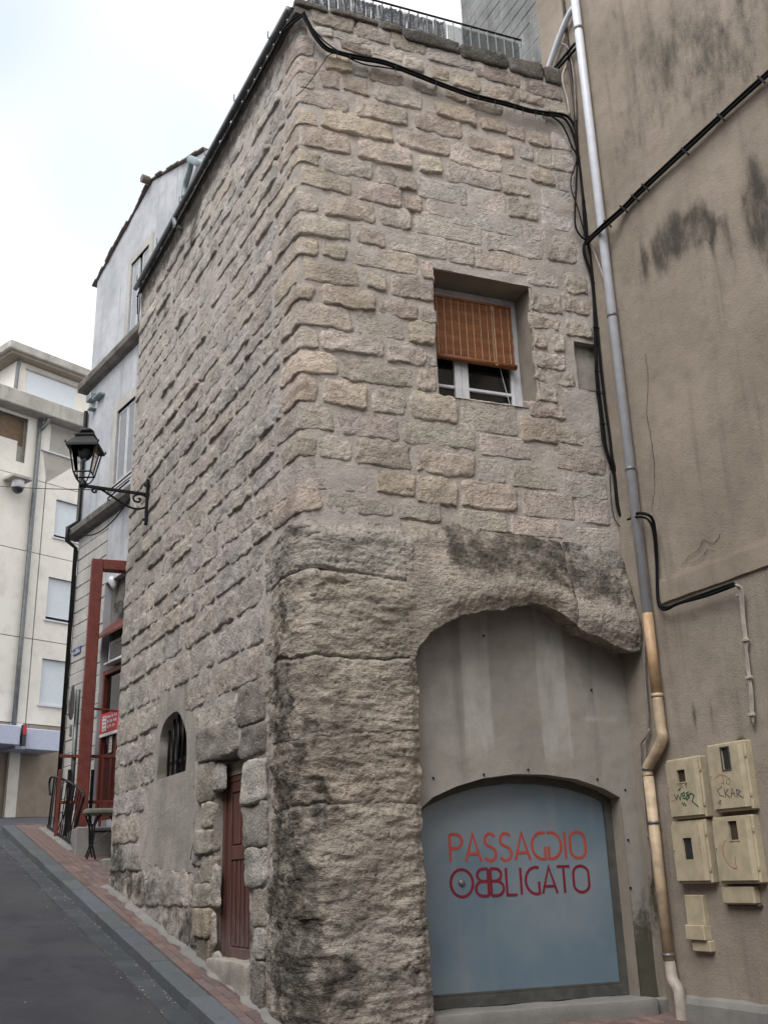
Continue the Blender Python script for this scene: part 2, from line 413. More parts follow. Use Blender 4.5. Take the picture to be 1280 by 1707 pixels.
# wood of the low door, worn at the foot
t = NT('door_wood')
g = t.noise(1, 5, .65, t.map((30, 30, 1.5))); v = t.mix(t.ramp(g, .3, .7), (.085, .036, .03), (.14, .064, .054))
wz = t.ramp(t.math('ADD', t.sep()[2], t.math('MULTIPLY', t.noise(7, 4), .9)), 1.55, .75)
v = t.mix(t.math('MULTIPLY', wz, .6), v, (.20, .16, .155))
t.done(v, .6, t.bump(g, .4, .004))
# frosted blue gate: sheet with soft cloudiness
t = NT('gate_panel')
zz = t.sep()[2]; n = t.noise(.9, 4, .5); n2 = t.noise(1.0, 3, .5, t.map((6, 6, .6)))
v = t.mix(t.ramp(n, .35, .65), (.125, .185, .235), (.205, .25, .285))
v = t.mix(t.ramp(n2, .5, .75, 0, .35), v, (.235, .26, .275))
v = t.mix(t.ramp(t.noise(1, 2, .5, t.map((.5, .5, 3.4), (2, 0, .3))), .52, .66, 0, .35), v, (.20, .21, .245))
v = t.mix(t.ramp(t.noise(30, 4), .6, .8, 0, .25), v, (.10, .12, .13))
t.done(v, .30, t.bump(t.noise(1, 2, .5, t.map((60, 60, 3))), .06, .004), spec=.6)
# bamboo blind
t = NT('bamboo')
g = t.noise(1, 4, .7, t.map((4, 4, 160))); g2 = t.noise(2.5, 2)
v = t.mix(t.ramp(g, .3, .7), (.145, .05, .02), (.29, .112, .042)); v = t.mix(t.ramp(g2, .4, .7, 0, .5), v, (.12, .043, .019))
t.done(v, .55, t.bump(g, .5, .004), spec=.3)
# window glass: dark room behind a reflecting pane
t = NT('pane_glass'); t.b.inputs['Transmission Weight'].default_value = 0.0
t.done((.010, .010, .011), .06, spec=.6)
t = NT('lantern_glass'); t.b.inputs['Transmission Weight'].default_value = 1.0; t.b.inputs['IOR'].default_value = 1.05; t.done((.95, .97, .97), .08)
# ground
t = NT('asphalt')
n = t.noise(140, 3, .7); n1 = t.noise(.8, 5, .6)
v = t.mix(t.ramp(n1, .3, .7), (.040, .041, .050), (.068, .068, .079)); v = t.mix(t.ramp(n, .5, .8, 0, .6), v, (.12, .115, .115))
v = t.mix(t.ramp(t.noise(3.5, 6, .7), .55, .72, 0, .6), v, (.026, .026, .031)); v = t.mix(t.ramp(t.noise(.35, 3, .6, t.map((1, 1, 1), (5, 2, 0))), .5, .56, 0, .4), v, (.075, .074, .078)); v = t.mix(t.ramp(t.voro(30), .03, .07, .8, 0), v, (.20, .19, .18))
vd = t.n('ShaderNodeTexVoronoi', feature='DISTANCE_TO_EDGE'); t.put(vd.inputs['Vector'], t.mix(.12, t.pos, t.n('ShaderNodeTexNoise').outputs['Color'])); vd.inputs['Scale'].default_value = .55
crk = t.math('MULTIPLY', t.ramp(vd.outputs['Distance'], .004, .012, 1, 0), t.ramp(t.noise(.9, 2), .5, .6)); v = t.mix(t.math('MULTIPLY', crk, .15), v, (.02, .02, .021))
t.done(v, .85, t.bump(t.math('ADD', n, t.noise(45, 3)), .8, .010), spec=.3)
t = NT('granite_kerb'); n = t.noise(160, 3, .7); v = t.mix(1.0, t.objcol(), t.mix(t.ramp(n, .35, .7), (.6, .6, .62), (1.25, 1.25, 1.22)), 'MULTIPLY')
yl = t.math('MULTIPLY', t.ramp(t.noise(13, 5, .7), .54, .66), t.ramp(t.noise(1.35, 2), .53, .62)); v = t.mix(t.math('MULTIPLY', yl, .45), v, (.30, .22, .05))
v = t.mix(t.ramp(t.noise(6, 5, .7), .5, .75, 0, .5), v, (.06, .065, .07))
t.done(v, .8, t.bump(n, .4, .005), spec=.25)
t = NT('gutter_concrete'); n = t.noise(120, 3); v = t.mix(t.ramp(t.noise(2.5, 5), .3, .7), (.05, .056, .063), (.078, .085, .092)); v = t.mix(t.ramp(n, .5, .8, 0, .4), v, (.05, .05, .05)); t.done(v, .8, t.bump(n, .35, .005), spec=.25)
t = NT('brick_paver'); n = t.noise(90, 3, .65); v = t.mix(1.0, t.objcol(), t.mix(t.ramp(n, .3, .7), (.7, .7, .7), (1.2, 1.2, 1.2)), 'MULTIPLY')
v = t.mix(t.ramp(t.noise(3.5, 5, .7), .5, .75, 0, .5), v, (.15, .125, .115)); t.done(v, .85, t.bump(n, .4, .004), spec=.25)
t = NT('joint_sand'); v = t.mix(t.noise(60, 3), (.07, .062, .056), (.14, .125, .11)); t.done(v, .95)

# ------------------------------------------------------------------ ground
rnd = random.Random(11)
def tint(c, v, r=rnd): k = 1 + r.uniform(-v, v); return (c[0] * k * (1 + r.uniform(-.04, .04)), c[1] * k, c[2] * k * (1 + r.uniform(-.05, .05)), 1)
ss = np.concatenate([np.linspace(-60, -12, 9), np.linspace(-10, 45, 111), np.linspace(50, 160, 12)]); ww = np.concatenate([np.linspace(-90, -8, 12), np.linspace(-6, 10, 17), np.linspace(14, 90, 10)])
vs = [street(a, b, float(ground(a)) - .135) for a in ss for b in ww]
b = MB(); b.add(vs, gridmesh(None, len(ww), len(ss), True))
structure(b.build('road', 'asphalt', smooth=True))
WK0, WK1, WG = .31, .55, .80            # pavers | kerb | gutter | asphalt, metres out from the side wall
S_END = 13.6
b = MB(); n = 90; sg = np.linspace(-9, S_END, n)
vs = []
for a in sg:
    for w in (-12, -4, -3, -2, -1, -.5, 0, WK0): vs.append(street(a, w, float(ground(a)) - .012))
b.add(vs, gridmesh(None, 8, n, True)); pave = structure(b.build('pavement', 'joint_sand'))
def slab(s0, s1, w0, w1, top, th, gap=.004, bev=.006):
    m = MB(); z0, z1 = float(ground(s0)), float(ground(s1)); a = street(s0 + gap, w0, z0 + top - th); e = street(s1 - gap, w0, z1 + top - th)
    return m.box(a, e - a, nL * (w1 - w0), np.array([0, 0, th]), bev)
kerb = MB(); kerb.add([street(q, w, float(ground(q)) - .2) for q in sg for w in (WK0 + .02, WK1 - .02)], gridmesh(None, 2, n, True))
kerb = structure(kerb.build('kerb', 'joint_sand'))
gut = MB(); gut.add([street(a, w, float(ground(a)) - .133) for a in sg for w in (WK1 - .01, WG)], gridmesh(None, 2, n, True)); gut = structure(gut.build('gutter', 'joint_sand'))
a = -4.0
while a < S_END:
    l = rnd.uniform(.62, .95) if a > 1.5 else 1.35
    l = min(l, S_END - a)
    o = slab(a, a + l, WK0 + .004, WK1 + rnd.uniform(-.006, .006), rnd.uniform(-.004, .005), .30, .003, .016).build('kerb_stone', 'granite_kerb', kerb)
    o.color = tint((.12, .132, .145), .16); a += l
    if a > S_END - .3: break
for k in range(5):                        # the kerb turns the corner at the top of the hill
    w1 = WK1 - .02 - k * .8; m = MB(); p = street(S_END + .004, w1 - .79, float(ground(S_END)) - .30)
    o = m.box(p, nL * .78, dL * .22, np.array([0, 0, .30]), .014).build('kerb_stone', 'granite_kerb', kerb); o.color = tint((.12, .132, .145), .16)
a = -4.0
while a < S_END:
    l = rnd.uniform(.8, 1.1); o = slab(a, min(a + l, S_END), WK1 + .006, WG + rnd.uniform(-.012, .012), -.118, .08, .004, .006).build('gutter_slab', 'gutter_concrete', gut); a += l
# brick pavers, rows parallel to the street; the ones that show largest are single bricks
def area_px(P):
    Q = (np.asarray(P) - CAM); zc = Q @ FW
    if (zc < .5).any(): return 0
    x = FPX * (Q @ RT) / zc + PCX; y = PCY - FPX * (Q @ UP) / zc
    if x.max() < -5 or x.min() > 1285 or y.max() < -5 or y.min() > 1712: return 0
    return .5 * abs(np.dot(x, np.roll(y, 1)) - np.dot(y, np.roll(x, 1)))
pv = []
row = 0; w = WK0
while w > -3.9:
    s0, s1 = (-2.4, S_END) if w > .0 else ((7.0, S_END) if w > -1.2 and False else (-2.4, -.05))
    a = s0 + (row % 2) * .105 + rnd.uniform(-.02, .02)
    while a < s1 - .05:
        pv.append((a, min(a + .21, s1), w - .103, w)); a += .21
    if -.75 < w <= .02:
        a = 6.95 + (row % 2) * .105
        while a < S_END - .1: pv.append((a, a + .21, w - .103, w)); a += .21
    w -= .1035; row += 1
sc_ = []
for q in pv:
    z0, z1 = float(ground(q[0])), float(ground(q[1]))
    sc_.append(area_px([street(q[0], q[2], z0), street(q[1], q[2], z1), street(q[1], q[3], z1), street(q[0], q[3], z0)]))
order = np.argsort(sc_)[::-1]; rest = MB()
for k, i in enumerate(order):
    q = pv[i]
    m = slab(q[0], q[1], q[2] + .003, q[3] - .003, rnd.uniform(-.0025, .003), .03, .0035, .004 if k < 300 else 0)
    if k < 300:
        o = m.build('brick_paver', 'brick_paver', pave); o.color = tint(rnd.choice([(.175, .115, .104), (.19, .13, .12), (.165, .118, .11), (.15, .115, .108)]), .2)
    else: rest.v, rest.f, rest.mi, base = rest.v + m.v, rest.f + [tuple(len(rest.v) + j for j in f) for f in m.f], rest.mi + m.mi, 0
o = rest.build('brick_paving', 'brick_paver', pave); o['kind'] = 'stuff'; o.color = (.17, .118, .108, 1)
b = MB(); sg2 = np.linspace(-.25, 6.9, 140); vs = []
for a in sg2:
    g = float(ground(a)); k = .07 + .035 * math.sin(a * 5.1) * math.sin(a * 2.3 + 1) + .02 * math.sin(a * 13)
    vs += [street(a, -.05, g + .05), street(a, .03, g + .03), street(a, k + .03, g + .004), street(a, k + .035, g - .02)]
b.add(vs, gridmesh(None, 4, 140, True)); b.build('cement_fillet', 'concrete', pave, True)

gr = random.Random(17); m = MB()          # grit, leaves and crumbs swept against the kerb and the wall foot
for i in range(420):
    s_ = gr.uniform(-1.5, 12.5); k = gr.random()
    w_ = (WK1 + abs(gr.gauss(0, .035)) + .01) if k < .45 else ((WG + gr.gauss(0, .05)) if k < .7 else (abs(gr.gauss(0, .05)) + .05 if k < .9 else gr.uniform(.9, 3.5)))
    top_ = -.118 if WK1 < w_ < WG else (-.135 if w_ >= WG else .0); r_ = gr.uniform(.003, .010); c_ = street(s_, w_, float(ground(s_)) + top_ + r_ * .4); a_ = gr.uniform(0, 6.28)
    e1 = np.array([math.cos(a_), math.sin(a_), gr.uniform(-.3, .3)]) * r_ * gr.uniform(.8, 2.0); e2 = np.array([-math.sin(a_), math.cos(a_), gr.uniform(-.3, .3)]) * r_; e3 = np.array([0, 0, r_ * gr.uniform(.5, 1.0)])
    m.add([c_ + e1, c_ + e2, c_ - e1, c_ - e2, c_ + e3], [(0, 1, 4), (1, 2, 4), (2, 3, 4), (3, 0, 4), (3, 2, 1, 0)])
o = m.build('street_grit', 'stucco'); o['kind'] = 'stuff'; tag(o, 'pale grit and crumbs scattered along the kerb and gutter', 'grit')

# ------------------------------------------------------------------ the stone house
HOUSE = thing('stone_house', street(0, 0, float(ground(0))), 'tall old stone corner house with bulging blocks, arched ground floor and small shuttered window', 'house')
RC = .06; TH = math.acos(float(-(dF @ dL)))      # rounded corner: radius and turning angle
TT = RC * math.tan(TH / 2)
AC = C0 + dF * TT - nF * RC
def W(s, z, h):                            # house wall surface: s<0 along the street side, s>0 along the front, h outwards
    s = np.asarray(s, float); z = np.asarray(z, float); h = np.asarray(h, float); s, z, h = np.broadcast_arrays(s, z, h)
    f = np.clip((s + TT) / (2 * TT), 0, 1); al = f * TH
    nn = nL[None] * np.cos(al)[..., None] + (nF - nL * float(nF @ nL))[None] / math.sin(TH) * np.sin(al)[..., None]
    P = np.where((s > TT)[..., None], C0 + dF * s[..., None] + nF * h[..., None], np.where((s < -TT)[..., None], C0 - dL * s[..., None] + nL * h[..., None], AC + nn * (RC + h)[..., None]))
    P = P.copy(); P[..., 2] = z; return P
# stones of the front as seen in the photograph: x left, x right, y top, y bottom (photo pixels), look
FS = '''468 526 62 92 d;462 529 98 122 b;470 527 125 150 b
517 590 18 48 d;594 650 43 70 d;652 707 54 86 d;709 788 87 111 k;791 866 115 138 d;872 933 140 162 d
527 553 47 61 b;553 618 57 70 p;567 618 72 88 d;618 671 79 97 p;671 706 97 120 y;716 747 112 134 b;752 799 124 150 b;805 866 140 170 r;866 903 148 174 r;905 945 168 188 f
541 586 95 119 y;590 612 108 130 d;618 672 116 142 d;685 729 136 156 d;742 775 150 168 d;779 836 164 187 d
534 567 120 148 b;572 612 130 156 b;622 703 143 176 b;724 791 172 203 y;801 842 198 219 y;846 872 209 233 b;878 914 220 240 y
470 582 154 181 y;592 679 170 204 b;691 770 190 225 y;779 856 229 256 y;880 915 224 244 r
465 530 183 211 y;535 655 192 228 y;661 750 220 253 b;748 836 244 281 p;864 886 242 266 r;919 950 224 251 p;893 917 248 279 p;919 960 253 286 p
450 588 216 253 y;594 685 235 275 y;699 736 261 289 y;742 836 279 312 k;838 882 301 327 r;845 877 273 295 f;882 921 281 307 y;926 960 288 320 f
470 533 252 274 y;539 620 262 294 k;628 659 281 309 b;663 691 290 318 y;694 779 303 336 w;780 842 318 351 w;845 895 331 366 r;902 956 318 350 w
440 591 284 318 y;595 669 308 340 b;675 701 326 352 y;712 750 330 360 w;751 873 349 386 w;873 910 375 401 w;902 956 351 384 w
450 531 320 353 y;539 625 330 366 y;630 683 344 379 b;690 805 361 399 w;808 906 391 426 p;908 960 395 438 r
440 587 360 397 y;594 643 375 409 b;649 745 388 425 w;747 790 406 440 f;791 847 417 450 f;849 910 430 460 f
455 531 398 427 y;538 576 404 431 y;588 697 416 450 f;702 722 437 467 b;878 930 451 478 p;941 982 458 492 b
440 604 434 474 y;611 642 455 483 y;650 722 462 499 b;883 935 484 522 r;937 988 494 524 r
455 524 474 499 y;535 626 479 514 y;630 695 499 530 b;703 724 512 540 b;884 931 524 549 r;942 988 535 564 y
450 590 506 548 y;593 675 522 562 f;681 722 538 575 y;888 911 553 580 r;919 940 558 586 r
462 533 549 580 y;535 641 554 589 r;644 711 573 607 r;712 724 585 612 r;893 941 588 616 r
440 565 588 624 y;567 691 603 641 k;695 726 612 651 r;893 955 617 640 r
460 531 628 669 y;539 612 632 678 y;620 675 641 691 p;683 762 657 702 y;768 862 669 722 f;898 928 645 670 r;941 965 648 664 f;878 940 672 696 r
440 559 673 718 b;564 665 688 731 k;667 795 699 745 p;866 927 697 738 b;928 1004 708 745 p
455 528 722 760 b;531 585 726 766 p;589 685 735 780 k;799 886 728 763 f;922 1008 748 788 k
440 624 770 818 f;691 792 750 792 r;796 841 766 803 f;851 927 777 815 f;931 1012 792 831 w
627 693 783 826 y;693 762 795 842 y;768 862 803 851 y;869 957 821 864 f;962 1014 831 873 f
440 539 810 853 b;543 657 824 857 p;661 734 830 868 b;764 846 852 885 f;849 937 864 894 f;960 1018 881 912 w'''
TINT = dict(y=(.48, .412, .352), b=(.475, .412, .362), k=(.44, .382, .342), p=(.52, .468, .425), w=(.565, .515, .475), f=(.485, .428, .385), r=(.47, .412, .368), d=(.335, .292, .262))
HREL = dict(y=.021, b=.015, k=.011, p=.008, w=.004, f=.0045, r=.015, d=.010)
stones = []                                # s0,s1,z0,z1,relief,colour,look
corner = []
srnd = random.Random(5)
for rowtxt in FS.split('\n'):
    for q in rowtxt.split(';'):
        a = q.split(); x0, x1, y0, y1 = map(float, a[:4]); xm = (max(x0, 497) + x1) / 2
        zt, zb = PF.hit(xm, y0)[1], PF.hit(xm, y1)[1]; u0, u1 = PF.hit(x0, (y0 + y1) / 2)[0], PF.hit(x1, (y0 + y1) / 2)[0]
        if x0 < 500:
            u0 = -(500 - x0) / 60 * srnd.uniform(.42, .62) - .12; corner.append((zt, zb, u0))
        u1 = min(u1, 3.60)
        if u1 - u0 < .08: continue
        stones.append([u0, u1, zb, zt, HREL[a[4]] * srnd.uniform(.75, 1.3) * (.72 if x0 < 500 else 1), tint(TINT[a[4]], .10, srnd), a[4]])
# street side: courses carry round the corner
corner.sort(reverse=True)
Z_TOP = 9.72 + ZC
zs = []; z = Z_TOP - .12
lim = corner[0][0] + .03
while z - .2 > lim: zs.append((z, z - .235, -.05)); z -= .25
for (zt, zb, u0) in corner: zs.append((zt, zb, u0))
# open gaps between corner stones become courses of their own
full = []; prev = None
for (zt, zb, u0) in zs:
    if prev is not None and prev - zt > .14: full.append((prev - .012, zt + .012, -.04))
    full.append((zt, zb, u0)); prev = zb
z = prev
DOOR = (-2.36, -1.25, -.74 + ZC, 1.32 + ZC); STUC = (-5.05, -3.12, .22 + ZC, 2.38 + ZC)
while z > ZC - 1.5:
    hgt = srnd.uniform(.30, .44); full.append((z - .012, z - hgt, -.9)); z -= hgt
for (zt, zb, u0) in full:
    a = u0 - .03
    low = zt < 3.45 + ZC
    if zt < 2.9 + ZC and u0 > -.9: a = -.9
    while a > -6.8:
        l = srnd.uniform(.42, 1.0) * (1.1 if low else 1); e = max(a - l, -6.86 + srnd.uniform(-.03, .03))
        if e < -6.5: e = -6.88
        zc, sc2 = (zt + zb) / 2, (a + e) / 2
        bad = (STUC[0] < sc2 < STUC[1] and STUC[2] - .1 < zc < STUC[3]) or (DOOR[0] - .1 < sc2 < DOOR[1] + .10 and zc < DOOR[3] + .12) or zt < float(ground(-sc2)) - .05
        if not bad:
            near = sc2 > -3; zj = srnd.uniform(-.02, .02)
            rel = srnd.choice((.004, .008, .012, .018, .026)) * srnd.uniform(.8, 1.15) if not low else srnd.uniform(.006, .022)
            col = tint(srnd.choice([(.44, .40, .372), (.43, .397, .375), (.455, .415, .385), (.42, .385, .362), (.44, .395, .357)]), .06, srnd)
            stones.append([e + .015, a - .015, zb + zj + .004, zt + zj - .004, rel, col, 'L'])
        a = e
    # (courses simply stop at the far end of the house)

def stone_mesh(q, seed, nx, nz):
    s0, s1, z0, z1, rel, col, look = q
    A, B = np.meshgrid(np.linspace(-1, 1, nx), np.linspace(-1, 1, nz)); A = A.ravel(); B = B.ravel()
    A = np.sign(A) * np.abs(A) ** .7; B = np.sign(B) * np.abs(B) ** .7
    w, hh = (s1 - s0) / 2, (z1 - z0) / 2; sc, zc = (s0 + s1) / 2, (z0 + z1) / 2
    cut = look in 'wf'
    pw = 14.0 if cut else 7.0
    d = np.maximum((np.abs(A) ** pw + np.abs(B) ** pw) ** (1 / pw), 1e-6); m = np.maximum(np.abs(A), np.abs(B)); k = np.where(m > 0, m / d, 1)
    a, b_ = A * k, B * k; d = m
    S = sc + a * (w + .012); Z = zc + b_ * (hh + .012)
    Q = np.stack([S, Z, np.full_like(S, seed * 3.1)], 1)
    wob = .014 if cut else .05
    S = S + d * d * fbm(Q, 5.5, 4, seed, .6) * wob; Z = Z + d * d * fbm(Q, 5.5, 4, seed + 40, .6) * wob
    lw = .05 if cut else .12                                   # lower arris is crisp, the upper one fades into the mortar
    side = 1 - sstep(1 - lw * 1.2 * min(1.0, hh / w + .25), 1.0, np.abs(a)); low = sstep(-1.0, -1.0 + lw * 1.5, b_); up = 1 - sstep(.25 if not cut else .85, 1.0, b_)
    n1 = fbm(Q, 3.0, 3, seed + 7); n2 = fbm(Q, 11, 3, seed + 9); n3 = fbm(Q, 30, 2, seed + 3)
    amp = {'w': .35, 'f': .6}.get(look, 1.0); rg = 1.7 if look in 'rL' else 1.15
    body = side * low * (.22 + .78 * up) if not cut else side * low * up
    h = rel * (body * (1.15 - .28 * b_) + n1 * .9 * side * low * rg) + (.013 * n2 + .006 * n3) * amp * rg * (1 - sstep(.85, 1, d)) + .003
    h = h - .028 * sstep(.90, 1.0, d)
    return W(S, Z, h)
vals = [area_px(W([q[0], q[1], q[1], q[0]], [q[2], q[2], q[3], q[3]], 0.0)) for q in stones]
order = np.argsort(vals)[::-1]
# the wall itself: lime mortar, slightly wavy, with the window, niche and door left open
WIN = (1.56, 2.79, 4.90 + ZC, 6.50 + ZC); NIC = (3.33, 3.61, 5.24 + ZC, 5.86 + ZC)
HOLES = [WIN, NIC, DOOR, (STUC[0] + .1, STUC[1] - .1, STUC[2] + .2, STUC[3] - .15)]
def lines(lo, hi, step, extra): 
    l = list(np.arange(lo, hi, step)) + [hi]; l = [q for q in l if all(abs(q - e) > step * .45 for e in extra if lo < e < hi)] + [e for e in extra if lo < e < hi]; return np.array(sorted(l))
gs = lines(-6.88, 3.66, .045, [h[i] for h in HOLES for i in (0, 1)] + [-.88, -.12, -.06, 0, .06, .12]); gzl = lines(ZC - 1.6, Z_TOP, .05, [h[i] for h in HOLES for i in (2, 3)] + [3.2 + ZC])
S, Z = np.meshgrid(gs, gzl); Sf, Zf = S.ravel(), Z.ravel(); Q = np.stack([Sf, Zf, Sf * 0], 1)
hh = .004 + .012 * fbm(Q, 1.1, 2, 3) + .020 * fbm(Q, 4, 3, 4) + .008 * fbm(Q, 13, 2, 5)
PW = W(Sf, Zf, hh); nx, nz = len(gs), len(gzl); fs = []
for j in range(nz - 1):
    for i in range(nx - 1):
        cs, cz = (gs[i] + gs[i + 1]) / 2, (gzl[j] + gzl[j + 1]) / 2
        if any(h[0] < cs < h[1] and h[2] < cz < h[3] for h in HOLES): continue
        if cz < 3.2 + ZC and cs > -.2: continue
        a = j * nx + i; fs.append((a, a + 1, a + nx + 1, a + nx))
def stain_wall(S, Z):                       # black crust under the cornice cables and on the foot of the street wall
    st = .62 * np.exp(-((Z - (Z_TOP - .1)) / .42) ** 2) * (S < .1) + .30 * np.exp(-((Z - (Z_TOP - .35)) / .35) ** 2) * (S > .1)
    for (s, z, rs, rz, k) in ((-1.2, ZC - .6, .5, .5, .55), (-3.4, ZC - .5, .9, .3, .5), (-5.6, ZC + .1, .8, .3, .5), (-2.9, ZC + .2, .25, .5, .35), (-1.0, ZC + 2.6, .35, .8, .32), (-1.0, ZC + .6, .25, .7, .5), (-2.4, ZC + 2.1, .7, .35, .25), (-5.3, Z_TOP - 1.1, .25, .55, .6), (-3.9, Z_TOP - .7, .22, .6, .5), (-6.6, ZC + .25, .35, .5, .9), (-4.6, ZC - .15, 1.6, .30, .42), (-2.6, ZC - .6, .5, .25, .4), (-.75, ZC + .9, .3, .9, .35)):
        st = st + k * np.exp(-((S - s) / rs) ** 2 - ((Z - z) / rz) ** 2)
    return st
me = MB(); me.v = [tuple(p) for p in PW]; me.f = fs; me.mi = [0] * len(fs)
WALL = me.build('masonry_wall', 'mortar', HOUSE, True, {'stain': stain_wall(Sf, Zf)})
N_IND = 300; rest = MB(); rst = []; ni = 0
for r, i in enumerate(order):
    q = stones[i]; big = vals[i]
    nx, nz = (30, 18) if big > 900 else ((20, 13) if big > 250 else (13, 10))
    P = stone_mesh(q, i * .77, nx, nz)
    sS = np.linspace(q[0], q[1], nx); sZ = np.linspace(q[2], q[3], nz); GS, GZ = np.meshgrid(sS, sZ)
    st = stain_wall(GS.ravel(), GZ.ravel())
    if big <= 0: continue
    if ni < N_IND:
        m = MB(); m.v = [tuple(p) for p in P]; m.f = gridmesh(None, nx, nz); m.mi = [0] * len(m.f)
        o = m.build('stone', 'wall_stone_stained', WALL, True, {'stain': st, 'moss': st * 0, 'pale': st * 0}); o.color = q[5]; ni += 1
    else:
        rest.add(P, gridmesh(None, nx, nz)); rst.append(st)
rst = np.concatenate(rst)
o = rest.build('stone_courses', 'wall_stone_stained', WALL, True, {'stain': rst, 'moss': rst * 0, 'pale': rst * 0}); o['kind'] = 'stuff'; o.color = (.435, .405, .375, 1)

# ------------------------------------------------------------------ eroded corner pillar and arch of the stone house
def pxline(pl, pts, h): return np.array([pl.hit(x, y, h) for x, y in pts])
def rough_box(o, ax, ay, az, n=(8, 8, 8), amp=.012, rnd_=10.0, seed=0.0):      # weathered block
    o, ax, ay, az = [np.asarray(q, float) for q in (o, ax, ay, az)]
    if np.dot(np.cross(ax, ay), az) < 0: o = o + ax; ax = -ax
    c = o + (ax + ay + az) / 2; m = MB(); A = (ax, ay, az); LN = [np.linalg.norm(q) for q in A]
    for k in range(3):
        k1, k2 = (k + 1) % 3, (k + 2) % 3
        for sg in (-1, 1):
            n1, n2 = n[k1], n[k2]
            g1, g2 = np.meshgrid(np.sin(np.linspace(-1, 1, n1) * 1.45) / math.sin(1.45), np.sin(np.linspace(-1, 1, n2) * 1.45) / math.sin(1.45)); g1 = g1.ravel(); g2 = g2.ravel()
            q = np.zeros((len(g1), 3)); q[:, k] = sg; q[:, k1] = g1; q[:, k2] = g2
            q = q / ((np.abs(q) ** rnd_).sum(1) ** (1 / rnd_))[:, None]
            P = c + q[:, :1] * ax / 2 + q[:, 1:2] * ay / 2 + q[:, 2:] * az / 2
            nn = np.sign(q) * np.abs(q) ** 5; nn = nn[:, :1] * ax / LN[0] + nn[:, 1:2] * ay / LN[1] + nn[:, 2:] * az / LN[2]
            nn = nn / (np.linalg.norm(nn, axis=1)[:, None] + 1e-9)
            P = P + nn * (fbm(P, 3.2, 3, seed) * amp * 1.6 + fbm(P, 14, 3, seed + 3) * amp * .7)[:, None]
            m.add(P, gridmesh(None, n1, n2, sg < 0))
    return m
def blobs(S, Z, lst):
    r = np.zeros_like(S)
    for (s, z, rs, rz, k) in lst: r = r + k * np.exp(-((S - s) / rs) ** 2 - ((Z - z) / rz) ** 2)
    return r
ST_P = [(-.5, ZC + 2.6, .3, .7, .42), (-.55, ZC + .9, .35, .9, .42), (-.3, ZC - .3, .4, .8, .45), (-.08, ZC + .2, .16, 1.2, .55), (-.2, ZC - .8, .4, .35, .5), (-.28, ZC + 1.9, .22, .5, .4), (-.35, ZC + .2, .25, .5, .5), (-.02, ZC - .1, .10, .9, .6), (-.05, ZC + .55, .16, .75, 1.0), (-.12, ZC - .55, .22, .5, 1.1), (.25, ZC - .95, .55, .20, 1.0), (-.3, ZC - .95, .3, .35, .6), (.55, ZC - .72, .45, .12, .55), (1.0, ZC - .9, .2, .25, .5),
        (-.45, ZC + 1.1, .35, .55, .45), (-.1, ZC + 1.0, .1, .3, .7), (.12, ZC + 2.85, .22, .12, .5), (-.05, ZC + 3.25, .3, .15, .35), (-.75, ZC - .1, .3, .8, .35), (-.5, ZC + 2.2, .3, 1.0, .28), (.05, ZC - .3, .12, .6, .55)]
PL_P = [(.55, ZC - .85, .35, .25, .5), (.6, ZC + 3.2, .4, .15, .5), (-.3, ZC - .2, .25, .4, .4), (-.1, ZC - .75, .3, .3, .35)]
jz = [PF.hit(600, y, .14)[1] for y in (866, 957, 1092, 1222, 1345, 1530, 1760)]
jn = lambda S, k: jz[k] + .035 * np.sin(S * 2.1 + k * 1.7) + .05 * fbm(np.stack([S, S * 0 + k * 3.3, S * 0], 1), 3.5, 4, 2)
COLP = [(.41, .38, .345), (.43, .385, .33), (.405, .36, .31), (.42, .365, .31), (.43, .385, .335), (.41, .375, .335)]
def pil_h(S, Z, zt, zb, k):
    Q = np.stack([S, Z, np.full_like(S, k * 2.7)], 1)
    fr = sstep(-.02, .12, S); side = 1 - fr
    h = .125 * fr + .055 * side - .05 * sstep(-.35, -.85, S)
    h = h + .045 * fbm(Q, (1.1, 1.3, 1), 2, 1) * (.5 + fr) + .022 * fbm(Q, (5, 7, 1), 4, 27, .6) + .026 * fbm(Q, (1.6, 5.5, 1), 3, 2) + .015 * fbm(Q, (4, 15, 1), 3, 5) * fr + .012 * fbm(Q, 13, 3, 6)
    pit = fbm(Q, (11, 20, 1), 2, 8); h = h - .026 * sstep(.25, .6, pit) * (.4 + fr) * sstep(-.1, .35, fbm(Q, 1.4, 2, 44))
    pit = fbm(Q, (30, 42, 1), 1, 9); h = h - .013 * sstep(.18, .42, pit)
    # chipped arris at the corner
    h = h - np.exp(-(S / .10) ** 2) * (.035 + .09 * np.clip(fbm(Q, (2, 2.6, 1), 2, 12), -.2, 1))
    dt, db = zt - Z, Z - zb; e = np.minimum(dt, db)
    jw = .03 + .02 * fbm(Q, 4, 2, 15)
    js = np.where(dt < db, (.015, .03, .035, .008, .012, .006)[k], (.03, .035, .008, .012, .006, .006)[k])
    h = h - js * (1 - sstep(0, 1.0, e / np.maximum(jw, .008)))
    return h
